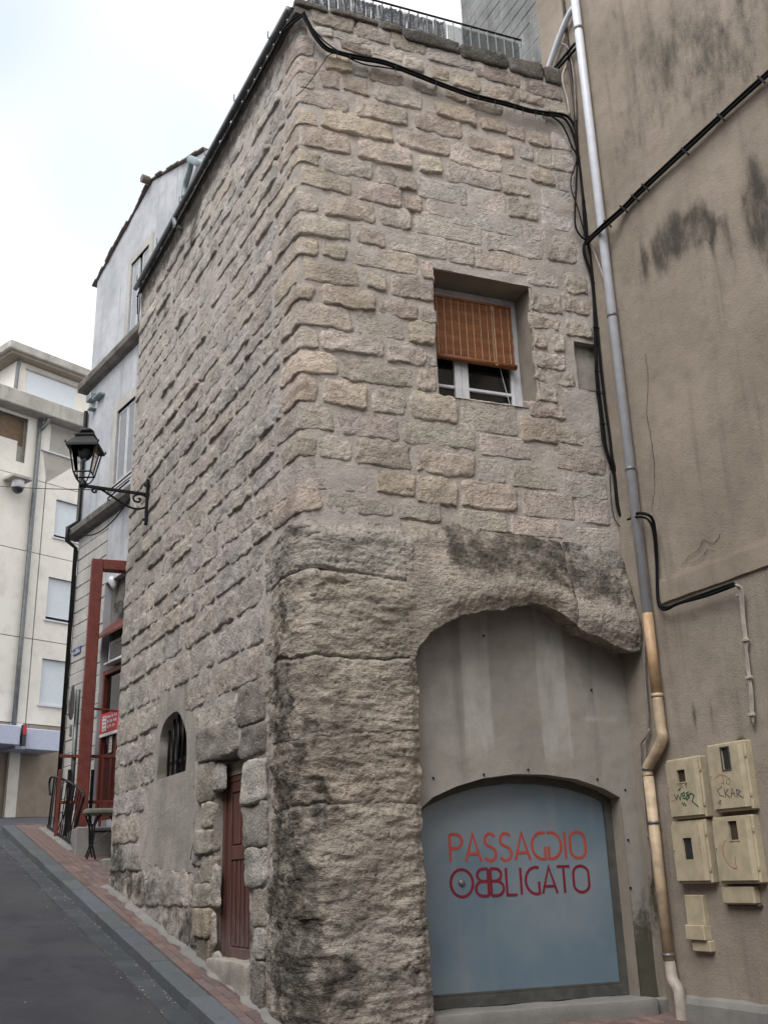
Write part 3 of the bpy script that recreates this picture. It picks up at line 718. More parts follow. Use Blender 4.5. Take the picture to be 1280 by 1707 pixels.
for k in range(6):
    low = k >= 3
    s0 = -.90 if not low else -.80; s1 = 1.14
    ds = .0125; nS = int((s1 - s0) / ds); nZ = max(20, int((jz[k] - jz[k + 1]) / .0125))
    a = np.linspace(s0, s1, nS); T = np.linspace(0, 1, nZ); A, TT_ = np.meshgrid(a, T); A = A.ravel(); TT_ = TT_.ravel()
    ztop, zbot = jn(A, k), jn(A, k + 1); Z = zbot + (ztop - zbot) * TT_
    Q = np.stack([A, Z, A * 0], 1)
    edge = sstep(s1 - .25, s1, A) * (1 if k > 1 else .3); A2 = A + edge * .045 * fbm(Q, (1, 2.2, 1), 3, 21)
    le = 1 - sstep(s0, s0 + .2, A); A2 = A2 + le * .15 * fbm(Q, (1, 2.2, 1), 3, 23)
    h = pil_h(A2, Z, ztop, zbot, k)
    if k == 0: h = h - .13 * sstep(.62, 1.0, TT_) * sstep(-.1, .3, A2) * (1 + .3 * fbm(Q, 5, 2, 3))
    h = h - (.05 if k > 1 else .0) * sstep(s1 - .10, s1, A)
    P = W(A2, Z, h).reshape(nZ, nS, 3)
    # returns: right flank back into the arch, left flank into the wall
    fl = []
    for f_ in (.35, .7, 1.0):
        q = P[:, -1, :] - nF * .42 * f_ + dF * .015 * (f_ - .5); fl.append(q)
    lf = P[:, 0, :] - nL * .12
    P = np.concatenate([lf[:, None], P] + [q[:, None] for q in fl], 1); nn_ = nS + 4
    m = MB(); m.v = [tuple(q) for q in P.reshape(-1, 3)]; m.f = gridmesh(None, nn_, nZ); m.mi = [0] * len(m.f)
    A3 = np.concatenate([A2.reshape(nZ, nS)[:, :1], A2.reshape(nZ, nS)] + [A2.reshape(nZ, nS)[:, -1:]] * 3, 1).ravel(); Z3 = np.concatenate([Z.reshape(nZ, nS)[:, :1], Z.reshape(nZ, nS)] + [Z.reshape(nZ, nS)[:, -1:]] * 3, 1).ravel()
    QW = np.stack([A3, Z3, A3 * 0], 1); A4 = A3 + .30 * fbm(QW, (1.7, 2.3, 1), 4, 61, .6); Z4 = Z3 + .35 * fbm(QW, (1.9, 1.9, 1), 3, 63)
    o = m.build('pillar_block', 'pillar_stone', HOUSE, True, {'stain': blobs(A4, Z4, ST_P) * (.62 + .9 * np.clip(fbm(QW, (2.6, 3.2, 1), 4, 66, .6) + .25, 0, 1)), 'moss': A3 * 0, 'pale': blobs(A3, Z3, PL_P)}); o.color = tuple(q * (.93, .92, .88, .86, .85, .84)[k] for q in COLP[k]) + (1,)  # light falloff put into the colour: lower blocks are tinted darker
# arch: sloping weathered top, thick nose, soffit running back to the render
top = pxline(PF, [(685, 866), (760, 872), (850, 886), (940, 902), (1050, 917)], .02); top[:, 1] += .03
intr = pxline(PF, [(697, 1098), (703, 1078), (722, 1052), (755, 1033), (790, 1021), (850, 1013), (888, 1004), (925, 1011), (950, 1031), (978, 1053), (1012, 1068), (1030, 1077), (1052, 1086)], .2)
def arch_piece(u0, u1, seed, col):
    nu = int((u1 - u0) / .013); nt = 74; nso = 16; U = np.linspace(u0, u1, nu); T = np.linspace(0, 1, nt)
    Ug, Tg = np.meshgrid(U, T); Uf, Tf = Ug.ravel(), Tg.ravel()
    zt = np.interp(Uf, top[:, 0], top[:, 1]); zi = np.interp(Uf, intr[:, 0], intr[:, 1]); Q0 = np.stack([Uf, Tf, Uf * 0], 1)
    zi = zi + .035 * fbm(np.stack([Uf, Uf * 0, Uf * 0], 1), 7, 3, 4)
    Z = zt + (zi - zt) * Tf; Q = np.stack([Uf, Z, Uf * 0], 1)
    h = -.02 + .25 * np.clip(Tf / .75, 0, 1) ** .8 - .05 * sstep(.85, 1, Tf)
    h = h + .05 * fbm(Q, (1.3, 1.8, 1), 3, 31) * sstep(0, .2, Tf) + .022 * fbm(Q, (6, 7, 1), 3, 33) + .010 * fbm(Q, 24, 2, 35) - .012 * sstep(.18, .42, fbm(Q, 30, 1, 9))
    bl = sstep(1.10, 1.55, Uf); h = (.105 + .03 * fbm(Q, (3, 4, 1), 3, 36)) * (1 - bl) * sstep(-.02, .22, Tf) + h * bl
    en = np.minimum((Uf - u0) if u0 > 2 else (Uf - u0) + 1, (u1 - Uf)); h = h - .016 * (1 - sstep(0, .03, en))
    P = np.stack([PF.at(0, 0)[0] + dF[0] * Uf + nF[0] * h, PF.at(0, 0)[1] + dF[1] * Uf + nF[1] * h, Z], 1).reshape(nt, nu, 3)
    last = P[-1]; so = []
    for j in range(1, nso + 1):
        f_ = j / nso; q = last - nF * .42 * f_; q = q + np.array([0, 0, 1.]) * (.07 * math.sin(f_ * math.pi * .5) + .03 * fbm(q, 6, 3, 41))[:, None]; so.append(q)
    P = np.concatenate([P] + [q[None] for q in so], 0)
    ext = np.tile(Uf[-nu:], nso); Ua = np.concatenate([Uf, ext]); Ta = np.concatenate([Tf, np.full(nu * nso, 1.1)]); Za = P[..., 2].ravel()
    stn = .75 * (1 - sstep(.40, .85, Ta)) * sstep(1.40, 1.75, Ua) + .5 * np.exp(-((Ua - 1.9) / .5) ** 2) * (Ta < .5) + .25 * np.exp(-((Ua - 2.7) / .5) ** 2) * (Ta < .8)
    mss = .55 * (1 - sstep(.0, .14, Ta)) + .25 * np.exp(-((Ua - 2.3) / .6) ** 2) * (Ta < .5) + .5 * (Ta > 1) * np.exp(-((Ua - 3.4) / .35) ** 2)
    pal = .35 * (1 - sstep(.2, .6, Ta)) + .25 * (Ua > 3.0)
    m = MB(); m.v = [tuple(q) for q in P.reshape(-1, 3)]; m.f = gridmesh(None, nu, nt + nso, True); m.mi = [0] * len(m.f)
    o = m.build('arch_stone', 'pillar_stone', HOUSE, True, {'stain': stn, 'moss': mss, 'pale': pal}); o.color = (*col, 1)
arch_piece(1.06, 2.92, 1, (.38, .335, .29)); arch_piece(2.925, 3.665, 2, (.41, .365, .325))

# rendered infill under the arch with the wide gate opening
ARC = [(1.19, .57), (1.35, .70), (1.6, .80), (1.9, .88), (2.25, .92), (2.6, .915), (2.95, .87), (3.25, .78), (3.43, .69)]
arcu = np.array([q[0] for q in ARC]); arcz = np.array([q[1] for q in ARC]) + ZC
HI, HG = -.17, -.38
ST_I = [(PF.hit(x, y, HI)[0], PF.hit(x, y, HI)[1], rs, rz, k) for x, y, rs, rz, k in ((840, 1080, .30, .6, .30), (975, 1100, .25, .7, .32), (720, 1220, .2, .5, .12), (870, 1240, .3, .2, .2), (1000, 1300, .3, .15, .2))]
PA_I = [(PF.hit(x, y, HI)[0], PF.hit(x, y, HI)[1], rs, rz, k) for x, y, rs, rz, k in ((870, 1215, .07, .30, .25), (760, 1330, .5, .14, .3), (990, 1199, .28, .03, .45))]
def bands(U, Z):                            # two broad pale washes of cement down the render
    r = 0
    for xl, xr, yb, k in ((768, 814, 1275, .62), (893, 940, 1290, .66), (703, 752, 1330, .30), (1000, 1015, 1260, .22)):
        u0_, u1_ = PF.hit(xl, 1100, HI)[0], PF.hit(xr, 1100, HI)[0]; zb_ = PF.hit(xl, yb, HI)[1]
        w_ = .02 * fbm(np.stack([Z, Z * 0 + xl, Z * 0], 1), 2.2, 3, 6)
        r = r + k * sstep(u0_ - .035, u0_ + .02, U + w_) * (1 - sstep(u1_ - .02, u1_ + .035, U + w_)) * sstep(zb_ - .25, zb_ + .4, Z)
    return r
def strip(u0, u1, zlo, zhi, nu, nz, hfun, name, mat, stain, pale, moss=None):
    U = np.linspace(u0, u1, nu); T = np.linspace(0, 1, nz); Ug, Tg = np.meshgrid(U, T); Uf = Ug.ravel(); lo = zlo(Uf); Z = lo + (zhi - lo) * Tg.ravel()
    h = hfun(Uf, Z); P = PF.P + Uf[:, None] * dF + h[:, None] * nF; P[:, 2] = Z
    m = MB(); m.v = [tuple(q) for q in P]; m.f = gridmesh(None, nu, nz); m.mi = [0] * len(m.f)
    return m.build(name, mat, HOUSE, True, {'stain': blobs(Uf, Z, stain), 'pale': blobs(Uf, Z, pale) + (bands(Uf, Z) if nu > 50 else 0), 'moss': blobs(Uf, Z, moss or [])})
hI = lambda U, Z: HI + .014 * fbm(np.stack([U, Z, U * 0], 1), 1.7, 3, 51) + .003 * fbm(np.stack([U, Z, U * 0], 1), 12, 2, 52)
strip(1.05, 3.70, lambda U: np.interp(U, arcu, arcz), 3.0 + ZC, 170, 90, hI, 'infill_render', 'infill_render', ST_I, PA_I)
MOSS_J = [(3.55, ZC - .75, .25, .55, .8), (3.5, ZC - 1.1, .3, .25, .9)]
strip(3.43, 3.70, lambda U: U * 0 + ZC - 1.5, .69 + ZC, 12, 60, hI, 'gate_jamb', 'infill_render', [(3.55, ZC - .4, .2, .6, .45)], [], MOSS_J)
m = MB(); fine = np.linspace(1.19, 3.43, 60); zf = np.interp(fine, arcu, arcz)
vs = [PF.at(u, z, h) for u, z in zip(fine, zf) for h in (HI + .012, HI - .10, HG)]; m.add(vs, gridmesh(None, 3, 60, False))
vs = [PF.at(3.43, z, h) for z in np.linspace(ZC - 1.5, .69 + ZC, 12) for h in (HI + .012, HI - .10, HG)]; m.add(vs, gridmesh(None, 3, 12, True))
m.build('gate_reveal', 'reveal_plaster', HOUSE, True)
sc_r = random.Random(2)
for x, y in ((722, 1297), (806, 1291), (880, 1283), (995, 1299), (1041, 1317), (1046, 1400), (1050, 1480), (806, 1060), (985, 1150)):
    MB().lathe(PF.px(x, y, HI + .004), nF, [(0, 0), (0, .012), (.012, .010), (.012, 0)], 7).build('wall_plug', 'iron_black', HOUSE)
# threshold step
g0 = float(ground(-.3))
rough_box(PF.at(1.02, g0 - .25, HG - .1), dF * 2.50, nF * .52, np.array([0, 0, ZC - 1.17 - g0 + .25]), (60, 10, 8), .008, 26, 3.3).build('threshold', 'concrete', HOUSE, True)
rough_box(PF.at(3.3, g0 - .3, -.16), dF * .45, nF * .12, np.array([0, 0, ZC - 1.165 - g0 + .28]), (10, 6, 8), .02, 8, 3.9).build('threshold_end', 'concrete', HOUSE, True)

# gate: grey frame, frosted blue sheet, lettering
GATE = MB(); zb = ZC - 1.165
inner = [(1.2, zb)] + [(3.425, zb)] + [(u, z) for u, z in zip(fine[::-1], zf[::-1] - .002)]
def inset(u, z): return (min(max(u, 1.30), 3.345), z)
ho = [(1.275, zb + .10), (3.345, zb + .10)] + [(u, np.interp(u, arcu, arcz) - .075) for u in np.linspace(3.345, 1.275, 50)]
gate = GATE.poly(PF, inner, [ho], HG - .03, HG + .04).build('gate', 'frame_grey', HOUSE)
p = MB().poly(PF, ho, [], HG - .02, HG + .012).build('gate_sheet', 'gate_panel', gate)
m = MB(); m.box(PF.at(1.275, zb + .103, HG + .012), dF * 2.07, nF * .012, np.array([0, 0, .018])); m.build('gate_bead', 'frame_grey', gate)
def letter(ch):                             # strokes in a unit cell, width w; rounded thin capitals
    T_ = np.linspace; arc = lambda cx, cy, rx, ry, a0, a1, n=14: [(cx + rx * math.cos(R_(t)), cy + ry * math.sin(R_(t))) for t in T_(a0, a1, n)]
    if ch == 'P': return .46, [[(0, 0), (0, 1)] , [(0, 1)] + arc(.18, .745, .27, .255, 90, -90) + [(0, .49)]]
    if ch == 'A': return .56, [[(0, 0), (.28, 1), (.56, 0)], [(.10, .27), (.46, .27)]]
    if ch == 'S': return .46, [arc(.24, .755, .20, .245, 30, 220) + arc(.22, .25, .22, .25, 55, -150)]
    if ch == 'G': return .52, [arc(.40, .5, .40, .5, 72, 270, 22) + [(.50, .02), (.50, .46)]]
    if ch == 'D': return .52, [arc(.12, .5, .40, .5, 108, -90, 22) + [(.02, .02), (.02, .46)]]
    if ch == 'I': return .04, [[(.02, 0), (.02, 1)]]
    if ch == 'O': return .60, [arc(.30, .70, .30, .30, 0, 180) + arc(.30, .30, .30, .30, 180, 360) + [(.60, .70)]]
    if ch == 'Q': return .80, [arc(.40, .5, .40, .5, 0, 360, 34)]
    if ch == 'B': return .46, [[(0, 0), (0, 1)], [(0, 1)] + arc(.17, .77, .22, .23, 90, -90) + [(0, .54)], [(.0, .54)] + arc(.19, .27, .27, .27, 90, -90) + [(0, 0)]]
    if ch == 'E': w, st = letter('B'); return w, [[(w - x, y) for x, y in l] for l in st]      # mirrored B
    if ch == 'L': return .38, [[(0, 1), (0, 0), (.38, 0)]]
    if ch == 'T': return .50, [[(0, 1), (.50, 1)], [(.25, 1), (.25, 0)]]
def write(txt, pa, pb, hgt_px, mat, gaps):
    ua, za = PF.hit(*pa, HG + .014); ub, zb_ = PF.hit(*pb, HG + .014); hg = za - PF.hit(pa[0], pa[1] + hgt_px, HG + .014)[1]
    ws = [letter(c)[0] for c in txt]; k = (ub - ua) / (sum(ws) + sum(gaps)); u = ua
    for i, c in enumerate(txt):
        w_, st = letter(c); mm = MB(); z0 = za - hg + (zb_ - za) * ((u - ua) / (ub - ua))
        for li, l in enumerate(st): mm.ribbon([PF.at(u + x * k, z0 + y * hg, HG + .013 + .0006 * li) for x, y in l], .026, nF, .002)
        mm.build('letter', mat, gate); u += (w_ + (gaps[i] if i < len(gaps) else 0)) * k
write('PASSAGDIO', (749, 1391), (973, 1386), 46, 'ink_orange', [.10, .12, .12, .12, .10, .09, .14, .18])
write('QEBLIGATO', (750, 1450), (979, 1443), 46, 'ink_crimson', [.10, .10, .12, .14, .16, .10, .04, .12])
u, z = PF.hit(770, 1472, HG + .02); m = MB(); m.lathe(PF.at(u, z, HG + .012), nF, [(0, .0), (.0, .034), (.012, .030), (.018, .012), (.018, 0)], 14); m.build('lock', 'grey_metal', gate, True)

# window in the front: reveals, casement, blind
HW = -.36
m = MB(); u0, u1, z0, z1 = WIN
def quadgrid(P00, P10, P11, P01, n1, n2, amp, seed):
    a, b_ = np.meshgrid(np.linspace(0, 1, n1), np.linspace(0, 1, n2)); a = a.ravel()[:, None]; b_ = b_.ravel()[:, None]
    P = (P00 * (1 - a) + P10 * a) * (1 - b_) + (P01 * (1 - a) + P11 * a) * b_; nn = np.cross(P10 - P00, P01 - P00); nn = nn / np.linalg.norm(nn)
    return P + nn * (fbm(P, 5, 3, seed) * amp)[:, None], gridmesh(None, n1, n2)
for q in ((PF.at(u0, z0, .01), PF.at(u0, z0, HW), PF.at(u0, z1, HW), PF.at(u0, z1, .01)), (PF.at(u1, z0, HW), PF.at(u1 + .02, z0, .012), PF.at(u1 + .03, z1, .012), PF.at(u1, z1, HW)),
          (PF.at(u0, z1, HW), PF.at(u1, z1, HW), PF.at(u1 + .03, z1 - .01, .012), PF.at(u0 - .02, z1 + .01, .012)), (PF.at(u0, z0, .015), PF.at(u1, z0, .015), PF.at(u1, z0 + .05, HW), PF.at(u0, z0 + .05, HW))):
    m.add(*quadgrid(*[np.asarray(x) for x in q], 16, 16, .012, 61))
m.build('window_reveal', 'reveal_plaster', HOUSE, True)
wf = MB(); wf.poly(PF, [(u0 - .05, z0), (u1 + .02, z0), (u1 + .02, z1 + .05), (u0 - .05, z1 + .05)], [[(u0 + .06, z0 + .08), (u1 - .085, z0 + .08), (u1 - .085, z1 - .13), (u0 + .06, z1 - .13)]], HW - .06, HW)
wf = wf.build('window_frame', 'white_paint', HOUSE)
uml, umr = PF.hit(757, 630, HW)[0], PF.hit(781, 640, HW)[0]; zt_ = PF.hit(745, 598, HW)[1]
def bar(ua, ub, za, zb__, h0=HW - .04, h1=HW + .012, name='casement_bar', mat='white_paint', bev=.006):
    return MB().box(PF.at(ua, za, h0), dF * (ub - ua), nF * (h1 - h0), np.array([0, 0, zb__ - za]), bev).build(name, mat, wf)
um = (uml + umr) / 2
bar(uml, um - .003, z0 + .07, z1 - .13, h1=HW + .02, name='stile'); bar(um + .003, umr, z0 + .07, z1 - .13, h1=HW + .012, name='stile')
bar(u0 + .06, u0 + .11, z0 + .07, z1 - .13, name='stile'); bar(u1 - .13, u1 - .085, z0 + .07, z1 - .13, name='stile')
for (a, e) in ((u0 + .11, uml), (umr, u1 - .13)):
    zr = PF.hit(810, 653, HW)[1]
    bar(a, e, z0 + .07, z0 + .11, h1=HW + .004, name='rail'); bar(a, e, zr - .018, zr + .018, h1=HW + .006, name='glazing_bar'); bar(a, e, zr + .37, zr + .40, h1=HW + .006, name='glazing_bar'); bar(a, e, zr + .80, zr + .835, h1=HW + .006, name='glazing_bar')
    for (za, zb__) in ((z0 + .11, zr - .018), (zr + .018, zr + .37), (zr + .40, zr + .80)):
        MB().box(PF.at(a, za, HW - .03), dF * (e - a), nF * .006, np.array([0, 0, zb__ - za])).build('pane', 'pane_glass', wf)
HB = HW + .075
bt = PF.hit(790, 505, HB)[1]; bb = PF.hit(790, 603, HB)[1]; bu0, bu1 = u0 + .02, PF.hit(857, 600, HB)[0]
blind = thing('bamboo_blind', PF.at((bu0 + bu1) / 2, bb, HB), 'orange bamboo roller blind half lowered over the small white window in the stone front', 'blind')
m = MB(); nsl = 74
for i in range(nsl):
    za = bt - (bt - bb - .02) * i / nsl; hb = HB + .004 * math.sin(i * .4)
    m.box(PF.at(bu0, za - (bt - bb) / nsl * .88, hb), dF * (bu1 - bu0), nF * .006, np.array([0, 0, (bt - bb) / nsl * .86]))
m.build('woven_slats', 'bamboo', blind)
m = MB(); m.tube([PF.at(bu0 - .005, bb, HB + .012), PF.at(bu1 + .012, bb - .002, HB + .012)], .034, 14).build('rolled_end', 'bamboo', blind, True)
m = MB(); m.box(PF.at(bu0, bt - .01, HB - .01), dF * (bu1 - bu0), nF * .03, np.array([0, 0, .03])).build('head_rail', 'bamboo', blind)
for i in range(12):
    u = bu0 + .05 + (bu1 - bu0 - .1) * i / 11
    MB().tube([PF.at(u, bt, HB + .010), PF.at(u, bb + .03, HB + .010), PF.at(u, bb, HB + .049), PF.at(u, bb - .034, HB + .012)], .0035, 4).build('stitch', 'cord', blind)
u = PF.hit(820, 560, HB)[0]
for du in (0, .02): MB().tube([PF.at(u + du, bt + .02, HB + .016), PF.at(u + du * 1.3, bb + .05, HB + .018), PF.at(u + du, bb - .03, HB + .05)], .004, 5).build('cord', 'cord', blind)
MB().tube([PF.at(u1 - .33, z0 + .95, HW + .02), PF.at(u1 - .17, z0 + .16, HW + .02)], .004, 5).build('pull_cord', 'white_paint', blind)
# niche
m = MB(); a, e, zl, zh = NIC
m.add(*quadgrid(PF.at(a, zl, -.09), PF.at(e + .06, zl, -.09), PF.at(e + .06, zh, -.09), PF.at(a, zh, -.09), 10, 16, .015, 71)); m.add(*quadgrid(PF.at(a, zl, .01), PF.at(a, zl, -.09), PF.at(a, zh, -.09), PF.at(a, zh, .01), 6, 16, .01, 72)); m.add(*quadgrid(PF.at(a, zh, -.09), PF.at(e + .06, zh, -.09), PF.at(e + .06, zh, .01), PF.at(a, zh, .01), 10, 6, .01, 73)); m.add(*quadgrid(PF.at(a, zl, .01), PF.at(e + .06, zl, .01), PF.at(e + .06, zl + .03, -.09), PF.at(a, zl + .03, -.09), 10, 6, .01, 73))
m.build('wall_niche', 'stucco', HOUSE, True)

# ------------------------------------------------------------------ street side: low door, barred window, roof edge
HD = -.13; s0, s1, z0, z1 = DOOR; uD0, uD1 = -s1, -s0         # PL_ uses u = -s
m = MB()
for q in ((PL_.at(uD1, z0 - .5, .0), PL_.at(uD1, z0 - .5, HD), PL_.at(uD1, z1, HD), PL_.at(uD1, z1, .0)), (PL_.at(uD0, z0 - .5, .0), PL_.at(uD0, z0 - .5, HD), PL_.at(uD0, z1, HD), PL_.at(uD0, z1, .0)), (PL_.at(uD0, z1, HD), PL_.at(uD1, z1, HD), PL_.at(uD1, z1, .0), PL_.at(uD0, z1, .0))):
    m.add(*quadgrid(*[np.asarray(x) for x in q], 14, 20, .012, 81))
m.build('door_reveal', 'stucco', HOUSE, True)
door = MB().box(PL_.at(uD0, z0, HD - .05), dL * (uD1 - uD0), nL * .05, np.array([0, 0, z1 - z0 - .10])).build('door', 'door_wood', HOUSE)
tp = MB().poly(PL_, [(uD0, z1 - .24)] + [(uD0 + (uD1 - uD0) * t, z1 - .10 - .0 * t) for t in (0, 1)] + [(uD1, z1 - .24)], [], HD, HD + .03).build('door_head', 'reveal_plaster', door)
def dbar(a, e, za, zb__, th=.022, mat='door_wood', name='door_stile', bev=.005): return MB().box(PL_.at(a, za, HD + .001), dL * (e - a), nL * th, np.array([0, 0, zb__ - za]), bev).build(name, mat, door)
zt = z1 - .25; ud = uD1
dbar(ud - .10, ud - .03, z0 - .02, zt, .045, name='door_post'); dbar(uD0 + .02, ud - .10, zt - .06, zt, .03, name='door_rail')
dbar(ud - .24, ud - .115, z0, zt - .06); dbar(uD0 + .05, uD0 + .17, z0, zt - .06)
zm = z0 + .95; dbar(uD0 + .17, ud - .24, zm, zm + .14, name='door_rail'); dbar(uD0 + .17, ud - .24, z0, z0 + .10, name='door_rail'); dbar(uD0 + .17, ud - .24, zt - .17, zt - .06, name='door_rail')
for i in range(4):
    a = ud - .27 - i * .13; dbar(a - .095, a, z0 + .11, zm - .01, .014, name='door_panel', bev=.010)
for i in range(2):
    a = ud - .27 - i * .26; dbar(a - .215, a, zm + .155, zt - .18, .014, name='door_panel', bev=.012)
rough_box(PL_.at(uD0 - .06, z0 - .45, HD - .05), dL * (uD1 - uD0 + .10), nL * .25, np.array([0, 0, .45]), (26, 10, 10), .022, 14, 8.1).build('door_step', 'stucco', HOUSE, True)
JS = [(ZC + 1.28, ZC + .83, .55, (.31, .28, .245)), (ZC + .83, ZC + .55, .32, (.39, .36, .315)), (ZC + .55, ZC + .28, .52, (.40, .375, .33)), (ZC + .28, ZC - .02, .34, (.40, .365, .32)), (ZC - .02, ZC - .26, .55, (.40, .37, .325)), (ZC - .26, ZC - .56, .5, (.40, .345, .27)), (ZC - .56, ZC - 1.1, .42, (.27, .235, .20))]
for i, (zt2, zb2, ln, c) in enumerate(JS):
    o = rough_box(PL_.at(uD1 - .015 + (.012 if i % 2 else 0), zb2 + .006, HD + .04), dL * ln, nL * (-HD - .04 + .045 + .012 * (i % 3)), np.array([0, 0, zt2 - zb2 - .012]), (16, 12, 12), .022, 9, i * 1.3).build('jamb_stone', 'stone', HOUSE, True); o.color = (*c, 1)
JS2 = [(ZC + 1.15, ZC + .72, .30, (.48, .455, .42), .10), (ZC + .72, ZC + .30, .30, (.36, .335, .31), .07), (ZC + .30, ZC - .06, .34, (.46, .44, .41), .09), (ZC - .06, ZC - .42, .24, (.42, .38, .33), .05), (ZC - .42, ZC - .70, .17, (.40, .38, .355), .08), (ZC - .70, ZC - 1.3, .36, (.24, .22, .20), .10)]
for i, (zt2, zb2, ln, c, hh_) in enumerate(JS2):
    ue = (1.42, 1.45, 1.32, 1.14, 1.04, 1.12)[i]
    o = rough_box(PL_.at(ue, zb2 + .004, HD + .02), -dL * (ue - .80), nL * (-HD - .02 + hh_ * .6), np.array([0, 0, zt2 - zb2 - .006]), (14, 22, 14), .03, 9, 20 + i * 1.7).build('jamb_stone', 'stone', HOUSE, True); o.color = (*c, 1)
for i, (a, e, zt2, zb2, c, hh_) in enumerate(((-3.0, -1.62, ZC + 1.66, ZC + 1.26, (.31, .285, .26), .07), (-1.66, -.86, ZC + 1.95, ZC + 1.50, (.27, .24, .22), .05), (-1.60, -.84, ZC + 1.50, ZC + 1.18, (.25, .225, .21), .04))):
    o = rough_box(PL_.at(-e, zb2, -.2), dL * (e - a), nL * (.2 + hh_), np.array([0, 0, zt2 - zb2]), (26, 10, 16), .028, 7, 40 + i * 1.7).build('lintel_stone', 'stone', HOUSE, True); o.color = (*c, 1)
# plastered panel with the pointed barred opening
hole = pxline(PL_, [(260, 1296), (264, 1261), (266, 1229), (274, 1203), (286, 1189), (295, 1186), (301.5, 1196), (308, 1215), (310, 1232), (310, 1261), (308, 1285)], .02)
hole = [tuple(q[:2]) for q in smoothline([np.array([*q, 0.]) for q in hole], 4)]; zsill = min(hole[0][1], hole[-1][1]); hole[0] = (hole[0][0], zsill); hole[-1] = (hole[-1][0], zsill)
out = [(-STUC[1] + .0, STUC[2] + .05), (-STUC[1] - .25, STUC[2] - .12), (4.2, STUC[2] - .05), (4.8, STUC[2] + .02), (-STUC[0] + .02, STUC[2] + .25), (-STUC[0] - .03, 1.1 + ZC), (-STUC[0] + .05, 2.0 + ZC), (-STUC[0] - .12, STUC[3] - .02), (4.6, STUC[3] + .08), (4.1, STUC[3] + .12), (3.6, STUC[3] - .02), (3.2, STUC[3] - .10), (-STUC[1] - .10, 1.9 + ZC), (-STUC[1] + .02, 1.3 + ZC), (-STUC[1] - .08, .6 + ZC)]
def ragged(pts, n, amp, seed, closed=True):
    o_ = []
    for i in range(len(pts)):
        a_, b2 = np.array(pts[i]), np.array(pts[(i + 1) % len(pts)])
        for k in range(n):
            q_ = a_ + (b2 - a_) * k / n; d_ = fbm(np.array([[q_[0], q_[1], 0], [q_[0] + 9, q_[1], 0]]), 2.4, 4, seed); o_.append((q_[0] + d_[0] * amp, q_[1] + d_[1] * amp))
    return o_
MB().poly(PL_, ragged(out, 10, .13, 5), [hole], -.26, .010).build('plaster_panel', 'stucco', HOUSE)
cu = np.mean([q[0] for q in hole]); a, e = min(q[0] for q in hole), max(q[0] for q in hole); zh = max(q[1] for q in hole)
MB().box(PL_.at(a - .1, zsill - .1, -.30), dL * (e - a + .2), nL * .03, np.array([0, 0, zh - zsill + .2])).build('window_void', 'dark_void', HOUSE)
grille = MB().box(PL_.at(a - .02, zsill + .17, -.125), dL * (e - a + .04), nL * .02, np.array([0, 0, .045]), .004).build('window_grille', 'iron_black', HOUSE)
for i in range(6):
    u = a + (e - a) * (i + .6) / 6.3; MB().tube([PL_.at(u, zsill - .02, -.10), PL_.at(u, zh + .05, -.10)], .018, 6).build('bar', 'iron_black', grille, True)
# coping on the parapet of the front
for i, (x0, x1, y0, y1) in enumerate(((500, 550, -8, 13), (551, 633, 8, 29), (636, 672, 32, 49), (674, 768, 54, 75), (770, 848, 82, 103), (850, 907, 102, 124), (909, 936, 115, 137))):
    xm = (x0 + x1) / 2; ua, ub = PF.hit(x0, (y0 + y1) / 2, .05)[0], PF.hit(x1, (y0 + y1) / 2, .05)[0]; zt2, zb2 = PF.hit(xm, y0, .05)[1], PF.hit(xm, y1, .05)[1]
    if i == 0: ua = -.06
    zt2 = 9.90 + ZC
    o = rough_box(PF.at(ua + .006, zb2, -.38), dF * (ub - ua - .012), nF * .43, np.array([0, 0, zt2 - zb2]), (20, 10, 8), .014, 10, i * 2.1).build('coping_stone', 'coping_stone', HOUSE, True); o.color = tint((.12, .108, .098), .2)
m = MB(); m.box(PF.at(.02, Z_TOP - .1, -.40), dF * 3.6, nF * .38, np.array([0, 0, .13])); m.build('parapet_core', 'stucco', HOUSE)
# roof slab, far gable and back so that the house closes
far = street(6.86, -.02, 0); m = MB()
m.box(np.array([*C0[:2], Z_TOP - .35]) - nL * .15 - nF * .15 + dL * .1, dL * 6.6, dF * 3.3, np.array([0, 0, .2])); m.build('terrace_slab', 'concrete', HOUSE)
m = MB(); m.box(street(6.80, -.03, ZC - 1.5), dF * 3.6, dL * .06, np.array([0, 0, Z_TOP - ZC + 1.4])); m.build('far_wall', 'stucco', HOUSE)
# canal tiles and zinc gutter along the street side
MB().box(PL_.at(-.02, Z_TOP - .02, -.35), dL * 6.9, nL * .40, np.array([0, 0, .095])).build('eaves_board', 'dark_cornice', HOUSE)
m = MB(); m.tube([PL_.at(.02, Z_TOP + .03, .12), PL_.at(3.3, Z_TOP + .02, .125), PL_.at(6.86, Z_TOP + .04, .12)], .042, 10).build('roof_gutter', 'zinc', HOUSE, True)
for i in range(31):
    u = .12 + i * .222; mm = MB(); n_ = 8; vs = []
    zt2 = Z_TOP + .075 + rnd.uniform(-.012, .015); hx = .10 + rnd.uniform(-.02, .03)
    for h in (hx, -.35):
        for k in range(n_ + 1):
            th = math.pi * k / n_
            for r in (.098, .080): vs.append(PL_.at(u + r * math.cos(th), zt2 + (r - .05) * math.sin(th) + (.10 if h < 0 else 0), h))
    q = 2 * (n_ + 1); fs = []
    for k in range(n_):
        a = 2 * k; fs += [(a, a + 2, a + 2 + q, a + q), (a + 1, a + 1 + q, a + 3 + q, a + 3), (a, a + 1, a + 3, a + 2)]
    mm.add(vs, fs); mm.build('roof_tile', 'roof_tile', HOUSE, True)
